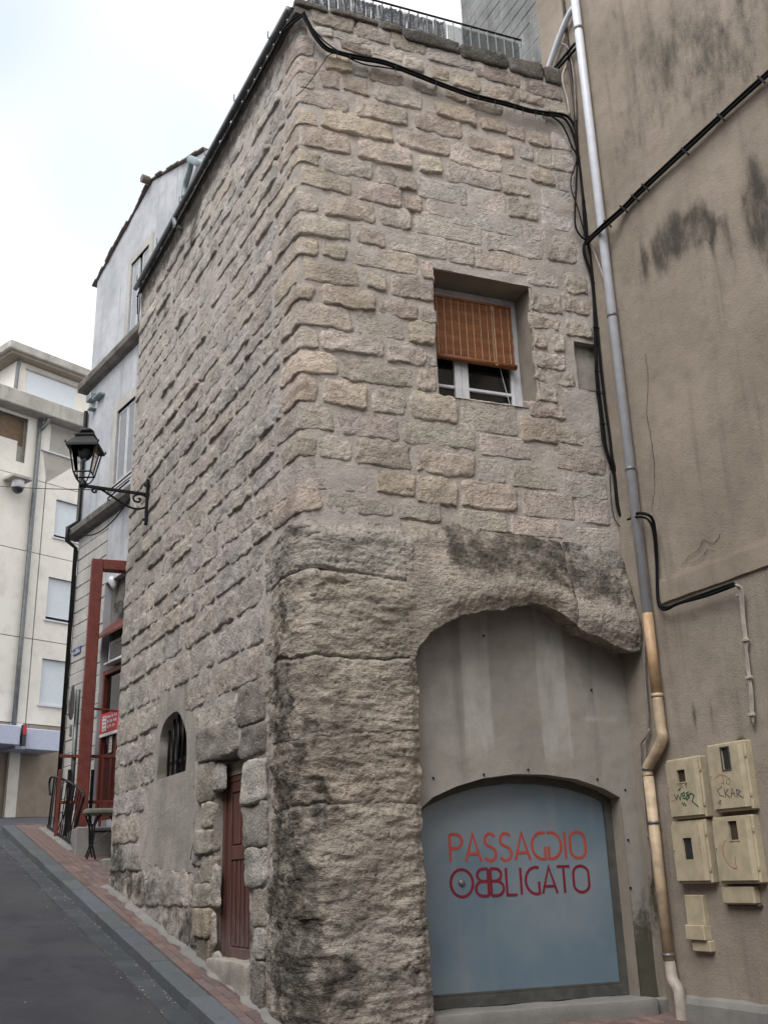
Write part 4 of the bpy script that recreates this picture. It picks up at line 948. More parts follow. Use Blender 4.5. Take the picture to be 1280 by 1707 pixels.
for i in range(6): 
    u = .5 + i * 1.2; MB().tube([PL_.at(u, Z_TOP + .09, .05), PL_.at(u, Z_TOP - .03, .14), PL_.at(u, Z_TOP - .02, .19), PL_.at(u, Z_TOP + .08, .19)], .010, 5).build('gutter_bracket', 'zinc', HOUSE)
MB().tube([PL_.at(4.55, Z_TOP + .0, .12), PL_.at(4.55, Z_TOP - .12, .10), PL_.at(4.5, Z_TOP - .20, .02), PL_.at(4.5, Z_TOP - .24, -.05)], .05, 10).build('outlet_pipe', 'zinc', HOUSE, True)
# terrace railing and reed screen above the parapet
HR = -.22; zc0 = 9.90 + ZC - .02; zr1 = PF.hit(789, 41, HR)[1]; zr0 = PF.hit(895, 79, HR)[1]; zr = (zr1 + zr0) / 2
rail = thing('terrace_railing', PF.at(1.7, zc0, HR), 'thin iron railing standing on the parapet of the stone house', 'railing')
MB().tube([PF.at(.15, zr, HR), PF.at(3.15, zr, HR)], .014, 8).build('top_rail', 'iron_black', rail)
MB().tube([PF.at(.15, zc0 + .06, HR), PF.at(3.15, zc0 + .06, HR)], .010, 6).build('bottom_rail', 'iron_black', rail)
for i in range(25):
    u = .18 + i * .123; MB().tube([PF.at(u, zc0 - .02, HR), PF.at(u, zr, HR)], .0085, 6).build('baluster', 'galvanised' if i > 12 else 'iron_black', rail)
reed = thing('reed_screen', PF.at(1.2, zc0, HR - .05), 'screen of thin grey reeds tied behind the terrace railing', 'screen')
m = MB(); rr = random.Random(3)
for i in range(640):
    u = .20 + 1.86 * i / 640 + rr.uniform(-.004, .004); hh_ = zr - rr.uniform(.0, .035) - zc0; h = HR - .035 - rr.uniform(0, .02); tl = rr.uniform(-.03, .03)
    if rr.random() < .10: continue
    m.tube([PF.at(u, zc0, h), PF.at(u + tl * .5, zc0 + hh_ * .5, h + rr.uniform(-.006, .006)), PF.at(u + tl, zc0 + hh_, h)], rr.uniform(.0030, .0056), 4)
o = m.build('reeds', 'reed', reed); o['kind'] = 'stuff'
for zz in (.12, .34): MB().tube([PF.at(.2, zc0 + zz, HR - .025), PF.at(2.06, zc0 + zz, HR - .025)], .003, 4).build('tie_wire', 'grey_metal', reed)
mesh = thing('mesh_screen', PF.at(2.6, zc0, HR - .05), 'dark wire mesh behind the right end of the terrace railing', 'screen')
m = MB()
for i in range(100): u = 2.08 + i * .0105; m.tube([PF.at(u, zc0, HR - .04), PF.at(u, zr - .03, HR - .04)], .0026, 4)
for i in range(int((zr - zc0) / .0125)): m.tube([PF.at(2.08, zc0 + i * .0125, HR - .043), PF.at(3.12, zc0 + i * .0125, HR - .043)], .0022, 4)
o = m.build('wires', 'screen_mesh', mesh); o['kind'] = 'stuff'

# ------------------------------------------------------------------ tall rendered house on the right
NB = thing('rendered_house', PR.at(1.2, ZC - 1.35), 'tall house with stained beige render rising at the right of the stone house', 'house')
RST = [(x, y, rs, rz, k) for x, y, rs, rz, k in (
    (1074, 445, .08, .40, .95), (1094, 420, .12, .42, 1.0), (1120, 398, .18, .30, 1.0), (1147, 385, .18, .24, 1.05), (1162, 368, .12, .28, .9), (1185, 400, .07, .40, .8), (1215, 412, .08, .38, .62), (1195, 372, .4, .14, .55), (1265, 330, .16, .6, .95), (1248, 365, .11, .4, .7),
    (1090, 110, .60, 1.0, .50), (1050, 250, .35, .5, .42), (1180, 60, .7, .7, .5), (1250, 30, .7, .7, .45), (1020, 60, .3, .9, .36), (1210, 160, .5, .4, .3),
    (1165, 640, .05, .2, .25), (1186, 1180, .028, .30, .95), (1157, 1200, .034, .24, .75), (1132, 1205, .04, .24, .55), (1250, 1180, .03, .5, .35), (1110, 1090, .03, .4, .25), (1235, 1010, .10, .06, .5), (1180, 1020, .3, .05, .4), (1150, 1440, .5, .3, .22), (1110, 1250, .12, .12, .35), (1130, 1620, .18, .2, .4), (1280, 420, .1, .5, .4))]
RST = [(*PR.hit(x, y), rs, rz, k) for x, y, rs, rz, k in RST]
RMO = [(*PR.hit(x, y), rs, rz, k) for x, y, rs, rz, k in ((1200, 1248, .22, .05, .85), (1150, 1266, .15, .03, .7), (1235, 1232, .1, .05, .8), (1075, 1600, .14, .45, .95), (1090, 1500, .10, .35, .75), (1070, 1660, .25, .15, .9), (1150, 1670, .3, .1, .55))]
def rgrid(u0, u1, z0, z1, step, h, name, mat='plaster_beige', amp=.012):
    U = np.linspace(u0, u1, int((u1 - u0) / step) + 2); Zl = np.linspace(z0, z1, int((z1 - z0) / step) + 2); Ug, Zg = np.meshgrid(U, Zl); Uf, Zf = Ug.ravel(), Zg.ravel()
    Q = np.stack([Uf, Zf, Uf * 0], 1); hh = h + amp * fbm(Q, .9, 3, 91) + amp * .25 * fbm(Q, 6, 3, 92)
    P = PR.P + Uf[:, None] * dR + hh[:, None] * nR; P[:, 2] = Zf
    m = MB(); m.v = [tuple(q) for q in P]; m.f = gridmesh(None, len(U), len(Zl), True); m.mi = [0] * len(m.f)
    return m.build(name, mat, NB, True, {'stain': blobs(Uf, Zf, RST), 'moss': blobs(Uf, Zf, RMO)})
zl = PR.hit(1190, 935)[1]; zl = 2.82 + ZC; zbk = 9.3 + ZC
wallR = rgrid(-.50, 6.5, zl - .13, 15.5 + ZC, .06, 0.0, 'wall'); rgrid(-.50, 6.5, ZC - 1.9, zl - .13, .06, 0.0, 'lower_wall', 'plaster_lower')
# string course and plinth
m = MB(); U = np.linspace(.5, 6.5, 100)
def course(prof, name, u0, mat, seed):
    U = np.linspace(u0, 6.5, 120); vs = []
    for u in U:
        e = .006 * math.sin(u * 7.1 + seed) + .004 * math.sin(u * 19 + seed)
        for (dz, h) in prof: vs.append(PR.at(u, dz + e * (1 if dz == prof[0][0] else .3), h + e * .5))
    m = MB(); m.add(vs, gridmesh(None, len(prof), 120)); m.add([vs[i] for i in range(len(prof))], [tuple(range(len(prof)))[::-1]]); return m.build(name, mat, NB, False)
course([(zl + .015, -.03), (zl, .026), (zl - .05, .030), (zl - .25, .026), (zl - .265, -.03)], 'string_course', .50, 'plaster_beige_clean', 1)
zp = PR.hit(1200, 1668, .06)[1]; course([(zp + .02, -.03), (zp - .01, .05), (zp - .06, .075), (zp - .9, .085)], 'plinth', .16, 'concrete', 2)
# grey block gable seen above the terrace
zt = 15.5 + ZC; ub0, ub1 = -2.44, -.50
back = MB().box(PR.at(ub0 + .01, zbk - .5, -.6), dR * (ub1 - ub0 - .01), nR * .592, np.array([0, 0, zt - zbk + .5])).build('gable_wall', 'weathered_concrete', NB)
bh = .205; row = 0; z = zbk - .4; brn = random.Random(9)
while z < zt - .1:
    u = ub0 - (.22 if row % 2 else 0)
    while u < ub1 - .03:
        a, e = max(u, ub0), min(u + .44, ub1)
        if e - a > .06:
            MB().box(PR.at(a + .007, z + .007, -.03), dR * (e - a - .014), nR * (.03 + brn.uniform(-.004, .004)), np.array([0, 0, bh - .014]), .006).build('block', 'block_grey', back)
        u += .44
    z += bh; row += 1
m = MB(); m.box(PR.at(ub0 - .01, zbk - 3, -8), dR * 8.9, nR * 7.35, np.array([0, 0, zt - zbk + 3])); m.build('house_core', 'plaster_beige_clean', NB)

ck = random.Random(8)
for pts in ([(1076, 590), (1080, 640), (1078, 690), (1086, 740), (1091, 800), (1086, 850)], [(1135, 945), (1150, 925), (1165, 915), (1172, 900), (1190, 905), (1200, 890)], [(1150, 940), (1168, 930), (1180, 915)], [(1118, 965), (1140, 950), (1160, 952)]):
    l = smoothline([PR.px(x, y, .010) for x, y in pts], 6); l = [q + dR * ck.uniform(-.008, .008) + np.array([0, 0, ck.uniform(-.008, .008)]) for q in l]
    m = MB()
    for i in range(len(l) - 1): m.box(l[i] - np.array([0, 0, .0012]), l[i + 1] - l[i], nR * .004, np.cross(nR, (l[i + 1] - l[i]) / np.linalg.norm(l[i + 1] - l[i])) * ck.uniform(.0006, .003))
    m.build('crack', 'dark_void', NB)

# ------------------------------------------------------------------ downpipe
HP = .075
dp = thing('downpipe', PR.at(.08, ZC - 1.33, HP), 'thick plastic downpipe, white above and beige below, in the corner between the two houses', 'downpipe')
def rp(x, y, h=HP): return PR.px(x, y, h)
def vpipe(pts, r, name, mat, h=HP): return MB().tube([rp(x, y, h) for x, y in pts], r, 16).build(name, mat, dp, True)
uP = PR.hit(1018, 510, HP)[0]
def up_(z, u=uP): return PR.at(u, z, HP)
z_w = PR.hit(1080, 1022, HP)[1]; z_o = PR.hit(1090, 1160, HP)[1]
uA = PR.hit(1018, 510, HP)[0]; uB = PR.hit(1091, 1190, HP)[0]
def upz(z): return uA
MB().tube([up_(15.4 + ZC), up_(z_w)], .054, 18).build('white_pipe', 'white_pvc', dp, True)
MB().tube([up_(z_w + .001), up_(z_o)], .054, 18).build('orange_pipe', 'orange_pvc', dp, True)
zA, zB_, zC_ = PR.hit(1095, 1215, HP)[1], PR.hit(1092, 1258, HP)[1], PR.hit(1090, 1285, HP)[1]
uL = PR.hit(1092, 1400, HP)[0]
MB().tube(smoothline([up_(z_o), up_(zA), up_((zA + zB_) / 2 + .02), PR.at((uA + uL) / 2, zB_, HP), PR.at(uL, zB_ - .12, HP), PR.at(uL, zB_ - .2, HP)], 5), .055, 18).build('elbow', 'beige_pvc', dp, True)
zD = PR.hit(1107, 1602, HP)[1]; uE = PR.hit(1124, 1660, HP)[0]; zg = ZC - 1.36
MB().tube([PR.at(uL, zB_ - .2, HP), PR.at(uL, zD, HP)], .054, 18).build('beige_pipe', 'beige_pvc', dp, True)
MB().tube(smoothline([PR.at(uL, zD, HP), PR.at(uL + .01, zD - .05, HP), PR.at((uL + uE) / 2 + .02, zD - .16, HP + .01), PR.at(uL + .11, zD - .26, HP + .02), PR.at(uL + .11, zg - .05, HP + .02)], 5), .054, 18).build('foot_bend', 'pale_pvc', dp, True)
for z in (PR.hit(966, 45, HP)[1], PR.hit(1028, 520, HP)[1], PR.hit(1058, 778, HP)[1], z_o + .0):
    MB().lathe(PR.at(uA, z - .02, HP), (0, 0, 1), [(0, .054), (0, .062), (.035, .062), (.035, .054)], 18).build('collar', 'grey_metal' if z > z_o + .1 else 'beige_pvc', dp, True)
for z in (PR.hit(1093, 1370, HP)[1], PR.hit(1104, 1590, HP)[1], PR.hit(1091, 1262, HP)[1] - .1):
    MB().lathe(PR.at(uL, z - .02, HP), (0, 0, 1), [(0, .054), (0, .060), (.03, .060), (.03, .054)], 18).build('collar', 'grey_metal', dp, True)
zs_ = PR.hit(955, 8, HP)[1]
MB().tube(smoothline([up_(zs_ - .25), PR.at(uA - .05, zs_ - .05, HP), PR.at(uA - .30, zs_ - .16, HP), PR.at(uA - .68, zs_ - .50, HP), PR.at(uA - .75, zs_ - .60, HP)], 4), .040, 14).build('branch_pipe', 'white_pvc', dp, True)

# ------------------------------------------------------------------ electric cables
cr = random.Random(21)
def cable(name, pts3, r, mat, label, n=5, seg=6): return tag(MB().tube(smoothline(pts3, n), r, seg).build(name, mat, None, True), label, 'cable')
fp = lambda lst, h: [PF.px(x, y, h) for x, y in lst]
top_run = [(506, 22), (514, 38), (527, 62), (545, 80), (566, 88), (600, 95), (640, 103), (690, 122), (740, 142), (790, 160), (840, 172), (880, 183), (915, 190)]
rootc = thing('cable_bundle', PF.px(560, 88, .07), 'bundle of black cables drooping along the top of the stone front', 'cable')
for k in range(4):
    ox, oy = ((0, 0), (2, 3.5), (-1.5, 2), (1, -2))[k]
    MB().tube(smoothline([PF.px(x + ox, y + oy + cr.uniform(-1, 1), .09 + .012 * k) for x, y in top_run], 5), (.022, .015, .016, .012)[k], 6).build('strand', 'cable_black', rootc, True)
MB().tube(smoothline(fp([(522, 48), (540, 68), (562, 84), (585, 98), (610, 108), (650, 114), (700, 126), (745, 145), (800, 165)], .10), 5), .009, 6).build('strand', 'cable_black', rootc, True)
for i, (x, y) in enumerate(((563, 88), (583, 95), (660, 112), (727, 138), (797, 162), (825, 170), (858, 178), (872, 182), (893, 186), (905, 190))):
    MB().tube([PF.px(x, y - 4, .0), PF.px(x, y - 3, .13), PF.px(x - 1, y + 8, .12)], .006, 5).build('clip', 'iron_black', rootc)
    if i > 5: MB().tube(smoothline([PF.px(x, y + 5, .12), PF.px(x - 3, y + 11, .12), PF.px(x + 1, y + 15, .12), PF.px(x + 3, y + 9, .12)], 4), .004, 4).build('loose_tie', 'cable_grey', rootc)
cable('thin_wire', fp([(562, 88), (548, 92), (535, 110), (520, 132), (505, 150), (494, 160)], .06), .005, 'cable_black', 'single thin wire hanging from the cable bundle to the corner of the stone house')
lc = thing('cable_bundle', PL_.at(3, Z_TOP - .1, .1), 'black cables running under the roof gutter of the street side', 'cable')
for k in range(3):
    MB().tube(smoothline([PF.px(506, 22 + 2 * k, .1)] + [PL_.at(u, Z_TOP - .10 - .03 * k - .05 * abs(math.sin(u * 1.3 + k)), .10 + .01 * k) for u in np.linspace(.15, 6.7, 14)] + ([PL_.at(6.78, Z_TOP - .5, .08)] if k == 0 else []), 4), .011, 6).build('strand', 'cable_black', lc, True)
# down the inner corner
dn = thing('cable_bundle', PF.px(985, 600, .06), 'black cables dropping down the inner corner beside the white pipe', 'cable')
HK = .055
runs = [[(905, 188), (938, 191), (953, 203), (963, 230), (969, 268), (973, 310), (976, 350), (977, 392), (978, 402)], [(905, 191), (935, 195), (948, 208), (959, 238), (966, 280), (971, 330), (974, 380), (977, 400)],
        [(918, 193), (934, 205), (944, 222), (953, 245), (961, 262), (960, 310), (958, 350), (959, 378), (968, 394), (977, 400)], [(962, 262), (957, 280), (951, 300), (953, 320), (962, 345), (970, 375), (978, 400)]]
for k, r_ in enumerate(runs): MB().tube(smoothline([PF.px(x, y, HK + .008 * k) for x, y in r_], 5), (.020, .016, .012, .008)[k], 6).build('strand', 'cable_black', dn, True)
runs = [[(977, 400), (973, 410), (974, 425), (984, 455), (989, 490), (991, 540), (993, 590), (995, 625), (1000, 670), (1005, 710), (1009, 745), (1018, 775), (1024, 795), (1027, 830), (1032, 855), (1042, 868), (1050, 862), (1062, 856)],
        [(979, 400), (985, 440), (990, 500), (996, 560), (1001, 615), (1004, 640), (1010, 690), (1016, 730), (1019, 760), (1026, 785), (1034, 800), (1034, 840), (1040, 862), (1052, 866), (1066, 861)],
        [(992, 600), (994, 640), (1001, 700), (1006, 740), (1016, 772)]]
for k, r_ in enumerate(runs): MB().tube(smoothline([PF.px(x, y, HK + .006 * k) for x, y in r_], 5), (.019, .016, .015)[k], 6).build('strand', 'cable_black', dn, True)
for x, y in ((990, 470), (992, 545), (994, 618), (997, 655), (1003, 705), (1020, 780), (970, 262), (974, 335), (978, 392)): MB().tube([PF.px(x - 4, y, 0), PF.px(x - 3, y, .08), PF.px(x + 7, y + 2, .07)], .007, 5).build('clip', 'iron_black', dn)
MB().tube(smoothline([PR.px(1052, 862, .06), PR.px(1062, 856, .10), PR.px(1076, 857, .15), PR.px(1086, 864, .10), PR.px(1091, 885, .05), PR.px(1094, 930, .04), PR.px(1095, 985, .04), PR.px(1098, 1008, .05), PR.px(1108, 1016, .08), PR.px(1130, 1006, .09), PR.px(1180, 992, .09), PR.px(1225, 975, .09)], 6), .017, 8).build('strand', 'cable_black', dn, True)
MB().tube(smoothline([PR.px(1046, 866, .06), PR.px(1060, 862, .11), PR.px(1078, 865, .15), PR.px(1088, 885, .10), PR.px(1093, 935, .05), PR.px(1097, 1000, .05), PR.px(1110, 1012, .085), PR.px(1150, 998, .095), PR.px(1222, 972, .095)], 6), .013, 8).build('strand', 'cable_black', dn, True)
cable('thin_wire', fp([(1016, 790), (1018, 830), (1024, 865), (1040, 885), (1050, 905), (1054, 950)], .03), .006, 'cable_brown', 'thin brown wire looping down beside the right end of the stone arch')
dg = thing('cable_bundle', PR.px(1100, 285, .05), 'black cable bundle climbing diagonally across the beige wall', 'cable')
diag = [(978, 402), (990, 390), (1008, 374), (1040, 345), (1062, 322), (1100, 287), (1150, 240), (1200, 193), (1245, 152), (1290, 112), (1330, 75)]
for k in range(3):
    MB().tube(smoothline([PR.px(x, y + (0, 4, -3)[k] + cr.uniform(-1, 1), (.05 if x > 1030 or x < 985 else .15) + .01 * k) for x, y in diag], 5), (.022, .018, .013)[k], 6).build('strand', 'cable_black', dg, True)
for x, y in ((1009, 372), (1036, 348), (1055, 330), (1072, 312), (1138, 252), (1198, 195), (1265, 132)): MB().tube([PR.px(x - 3, y - 5, 0), PR.px(x - 2, y - 4, .09), PR.px(x + 9, y + 6, .08)], .012, 5).build('clip', 'iron_black', dg)
# pale conduits and dark pipes in the inner corner
cable('conduit', [PR.px(924, 77, .03), PR.px(936, 73, .05), PR.px(945, 78, .05), PR.px(950, 92, .04), PR.px(956, 130, .04), PR.px(960, 200, .04)], .011, 'cable_grey', 'pale bent conduit beside the top of the white pipe', 4)
cable('conduit', [PF.px(944, 108, .05), PF.px(938, 122, .05), PF.px(938, 140, .05), PF.px(945, 165, .05), PF.px(949, 192, .05)], .014, 'pale_pvc', 'short cream conduit curving down above the cable bundle', 4)
cable('conduit', [PR.px(978, 398, .05), PR.px(990, 420, .04), PR.px(1003, 455, .05), PR.px(1012, 484, .06)], .012, 'pale_pvc', 'short cream conduit slanting behind the white pipe', 4)
for k, (a, e) in enumerate((((921, 117), (958, 72)), ((926, 118), (960, 80)))):
    cable('waste_pipe', [PR.px(*a, .06), PR.px((a[0] + e[0]) / 2, (a[1] + e[1]) / 2, .06), PR.px(*e, .06)], .020, 'iron_black', ('upper' if k == 0 else 'lower') + ' of two dark pipes slanting behind the top of the white pipe', 2, 8)
MB_ = MB().tube([PR.px(938, 0, .03), PR.px(950, 120, .03), PR.px(957, 170, .03), PR.px(962, 260, .03)], .020, 8).build('dark_riser', 'cable_brown', None, True); tag(MB_, 'dark brown riser pipe left of the white pipe top', 'pipe')
cable('earth_wire', [PR.at(uA - .085, 9 + ZC, .03), PR.at(uA - .085, 6 + ZC, .03), PR.at(uA - .085, 4 + ZC, .03), PR.at(uA - .085, z_w - .1, .03)], .014, 'cable_black', 'straight black wire running down the left edge of the white pipe', 2)
gc = thing('conduit', PR.px(1080, 1395, .04), 'thin grey conduits clipped left of the beige downpipe', 'conduit')
MB().tube(smoothline([PR.at(uA - .09, z_w - .1, .04), PR.px(1074, 1120, .04), PR.px(1080, 1212, .04), PR.px(1068, 1240, .04), PR.px(1067, 1270, .04), PR.px(1073, 1340, .04), PR.px(1078, 1392, .04), PR.px(1082, 1394, .04)], 4), .012, 6).build('tube', 'cable_grey', gc, True)
MB().tube(smoothline([PR.px(1082, 1215, .04), PR.px(1075, 1244, .04), PR.px(1076, 1280, .04), PR.px(1082, 1390, .04), PR.px(1085, 1480, .04)], 4), .010, 6).build('tube', 'cable_grey', gc, True)
rc2 = thing('conduit', PR.px(1245, 1100, .04), 'cluster of pale thin tubes hanging from the string course above the meter boxes', 'conduit')
for k in range(3):
    MB().tube(smoothline([PR.px(1225 + 2 * k, 974 + k, .09), PR.px(1231 + 3 * k, 985, .06), PR.px(1236 + 2 * k, 1030, .04), PR.px(1241 + 2 * k, 1075, .035), PR.px(1245 + 3 * math.sin(k * 2), 1110, .035), PR.px(1249 + 2 * k, 1150, .035), PR.px(1251 + 2 * k, 1200 + 6 * k, .035)], 4), .010, 6).build('tube', 'pale_pvc', rc2, True)
for x, y in ((1233, 993), (1243, 1068), (1249, 1130), (1253, 1192)): MB().box(PR.px(x - 4, y + 3, .03), dR * .075, nR * .03, np.array([0, 0, .028]), .004).build('clip', 'pale_pvc', rc2)

# ------------------------------------------------------------------ meter boxes
def rrect(x0, y0, x1, y1, h=.12): a = PR.hit(x0, y0, h); b_ = PR.hit(x1, y1, h); return a[0], b_[0], b_[1], a[1]
def meter(px_, label, win, wmat, graffiti=(), chamfer=True, wframe=True):
    u0, u1, z0, z1 = rrect(*px_); g = thing('meter_box', PR.at((u0 + u1) / 2, z0), label, 'meter box', 'meter boxes on the beige wall'); V = np.array([0, 0, 1.])
    MB().box(PR.at(u0, z0, -.02), dR * (u1 - u0), nR * .10, V * (z1 - z0), .012).build('casing', 'meter_plastic', g)
    w = u1 - u0; hgt = z1 - z0; a0, a1, b0, b1 = u0 + .03, u1 - .018, z0 + .028, z1 - .035
    wx0, wx1, wz0, wz1 = u0 + w * win[0], u0 + w * win[1], z0 + hgt * win[2], z0 + hgt * win[3]
    d = MB(); cu = a1 - .075      # door with its chamfered right side, window cut out
    d.poly(PR, [(a0, b0), (cu, b0), (cu, b1), (a0, b1)], [[(wx0, wz0), (wx1, wz0), (wx1, wz1), (wx0, wz1)]], .08, .112)
    vs = [PR.at(cu, z, h) for z in (b0, b1) for h in (.08, .112)] + [PR.at(cu + .03, z, .112) for z in (b0, b1)] + [PR.at(a1, z, h) for z in (b0, b1) for h in (.092, .08)]
    d.add(vs, [(1, 4, 5, 3), (4, 6, 8, 5), (6, 7, 9, 8), (0, 7, 6, 4, 1), (2, 3, 5, 8, 9)])
    dr = d.build('lid', 'meter_plastic', g)
    MB().box(PR.at(wx0 - .003, wz0 - .003, .075), dR * (wx1 - wx0 + .006), nR * .018, V * (wz1 - wz0 + .006)).build('sight_glass', wmat, dr)
    if wframe:
        f = .010; MB().poly(PR, [(wx0 - f, wz0 - f), (wx1 + f, wz0 - f), (wx1 + f, wz1 + f), (wx0 - f, wz1 + f)], [[(wx0, wz0), (wx1, wz0), (wx1, wz1), (wx0, wz1)]], .110, .118).build('sight_frame', 'frame_grey' if wmat == 'meter_glass' else 'meter_plastic', dr)
    MB().lathe(PR.at(u0 + .045, z0 + hgt * .52, .112), nR, [(0, 0), (0, .008), (.004, .007), (.004, 0)], 8).build('screw', 'iron_black', dr)
    for f_ in (.22, .78): MB().box(PR.at(u1 - .012, z0 + hgt * f_ - .02, .078), dR * .016, nR * .012, V * .04, .002).build('hinge', 'meter_plastic', dr)
    MB().box(PR.at(u0 + .033, z0 + hgt * .52 - .022, .1125), dR * .024, nR * .003, V * .044, .001).build('lock_plate', 'meter_plastic', dr)
    for (mat, wd_, lst) in graffiti:
        m = MB()
        for i, l in enumerate(lst): m.ribbon([PR.at(u0 + w * x, z0 + hgt * y, .1128 + .0004 * i) for x, y in l], wd_, nR, .0004)
        m.build('scribble', mat, dr)
    return g
T_ = [(.02 + .1 * i, 0) for i in range(3)]
meter((1103, 1268, 1172, 1362), 'upper left meter box with small brown opening and green scrawl', (.38, .62, .60, .80), 'meter_hole', [
    ('ink_green', .012, [[(.22, .42), (.28, .32), (.33, .40), (.38, .31), (.44, .42)], [(.46, .36), (.53, .38), (.52, .43), (.46, .41), (.48, .33), (.56, .32)], [(.66, .43), (.58, .41), (.66, .35), (.58, .30), (.56, .35), (.72, .40), (.80, .36), (.72, .27), (.88, .17)], [(.42, .27), (.48, .21)], [(.49, .26), (.54, .20)], [(.36, .47), (.44, .50)]]),
    ('ink_grey', .008, [[(.40, .55), (.50, .50), (.47, .57)], [(.55, .53), (.63, .57), (.60, .49)]]), ('ink_red', .006, [[(.14, .42), (.24, .24)], [(.12, .30), (.28, .33)]])])
meter((1171, 1243, 1250, 1349), 'upper right meter box with grey framed dark glass and faint scrawls', (.44, .64, .60, .92), 'meter_glass', [
    ('ink_grey', .009, [[(.34, .36), (.22, .32), (.26, .24), (.36, .22)], [(.40, .33), (.40, .20)], [(.50, .32), (.41, .26), (.52, .19)], [(.55, .20), (.60, .32), (.66, .19)], [(.56, .25), (.66, .25)], [(.70, .18), (.71, .30), (.80, .27), (.72, .23), (.86, .17)], [(.20, .13), (.28, .17)], [(.24, .18), (.25, .10)]]),
    ('ink_red', .007, [[(.20, .50), (.34, .54), (.50, .50), (.58, .46)], [(.40, .52), (.40, .40), (.34, .42)]]), ('ink_grey', .006, [[(.50, .46), (.47, .40), (.54, .38), (.58, .44), (.52, .47)]])])
meter((1112, 1370, 1182, 1473), 'lower left meter box with tall dark cut opening', (.36, .62, .38, .72), 'meter_glass', [('ink_red', .005, [[(.86, .90), (.84, .80)], [(.87, .75), (.86, .60)], [(.84, .55), (.88, .46)]])], wframe=False)
meter((1180, 1363, 1263, 1473), 'lower right meter box with brown glass and red curved scratch', (.46, .68, .64, .92), 'meter_hole', [('ink_red', .008, [[(.36, .64), (.30, .62), (.25, .54), (.24, .44), (.29, .34), (.37, .26), (.46, .22), (.53, .23), (.51, .30), (.53, .40)]])])
u0, u1, z0, z1 = rrect(1136, 1492, 1180, 1588, .08); V = np.array([0, 0, 1.])
g = thing('junction_box', PR.at((u0 + u1) / 2, z0), 'narrow stepped cream junction box below the left meter boxes', 'junction box')
MB().box(PR.at(u0, z0 + (z1 - z0) * .46, -.01), dR * (u1 - u0) * .93, nR * .07, V * (z1 - z0) * .54, .008).build('upper_cover', 'meter_plastic', g)
MB().box(PR.at(u0 - .005, z0 + (z1 - z0) * .20, -.01), dR * (u1 - u0) * .96, nR * .10, V * (z1 - z0) * .27, .008).build('middle_cover', 'meter_plastic', g)
MB().box(PR.at(u0 + .03, z0, -.01), dR * (u1 - u0) * .93, nR * .07, V * (z1 - z0) * .20, .008).build('lower_cover', 'meter_plastic', g)
u0, u1, z0, z1 = rrect(1199, 1478, 1257, 1508, .08)
g = thing('junction_box', PR.at((u0 + u1) / 2, z0), 'small flat cream box under the lower right meter box', 'junction box')
MB().box(PR.at(u0, z0, -.01), dR * (u1 - u0), nR * .085, V * (z1 - z0), .014).build('cover', 'meter_plastic', g)
MB().box(PR.at(u0 + .02, z0 - .02, -.01), dR * (u1 - u0 + .0), nR * .05, V * .022, .004).build('back_plate', 'frame_grey', g)

# ------------------------------------------------------------------ grey plastered gable house up the street
V = np.array([0, 0, 1.])
def proj(P): Q = np.asarray(P) - CAM; a = Q @ FW; return PCX + FPX * (Q @ RT) / a, PCY - FPX * (Q @ UP) / a
uC = np.mean([PB.hit(x, y)[0] for x, y in ((160, 470), (150, 690), (130, 892), (108, 1300))])
gB = gz(PB.at(uC, 0)) - .3
GH = thing('gable_house', PB.at(uC, gB), 'narrow grey plastered gable house with dark cornices behind the stone house', 'house')
hz = lambda x, y, h=0.0: PB.hit(x, y, h)
ridge = hz(255, 302); r2 = hz(322, 264); eave = (uC, hz(162, 470)[1])
sl = (ridge[1] - r2[1]) / (ridge[0] - r2[0]); rend = (-2.0, ridge[1] + sl * (-2.0 - ridge[0]))
w1 = (hz(217, 500)[0], hz(222, 439)[1], hz(212, 562)[1]); w2 = (hz(194, 740)[0], hz(198, 686)[1], hz(186, 812)[1]); dw = (hz(172, 1040)[0], hz(174, 974)[1])
zF = PB.hit(150, 1345)[1]
H1 = [(w1[0] - .95, w1[2]), (w1[0], w1[2]), (w1[0], w1[1]), (w1[0] - .95, w1[1])]
H2_ = [(w2[0] - 1.0, w2[2]), (w2[0], w2[2]), (w2[0], w2[1]), (w2[0] - 1.0, w2[1])]
H3 = [(dw[0] - 1.8, zF - .3), (dw[0], zF - .3), (dw[0], dw[1]), (dw[0] - 1.8, dw[1])]
m = MB(); m.poly(PB, [(-2.0, gB), (uC, gB), eave, ridge, rend], [H1, H2_, H3], -.30, 0.0)
nv = len(m.v); zz = np.array([q[2] for q in m.v])
m.build('wall', 'plaster_grey', GH, False, {'stain': np.zeros(nv), 'moss': np.zeros(nv)})
m = MB(); m.poly(PB, [(-2.0, gB), (uC - .02, gB), (uC - .02, eave[1] - .05), (ridge[0], ridge[1] - .05), (-2.0, rend[1] - .05)], [], -6.0, -1.2); m.build('house_core', 'plaster_grey', GH, False, {'stain': np.zeros(len(m.v)), 'moss': np.zeros(len(m.v))})
m = MB(); m.box(PB.at(uC - .3, gB, -5.9), dB * .298, nB * 5.65, V * (eave[1] - gB - .1)); m.build('side_wall', 'plaster_grey', GH, False, {'stain': np.zeros(8), 'moss': np.zeros(8)})
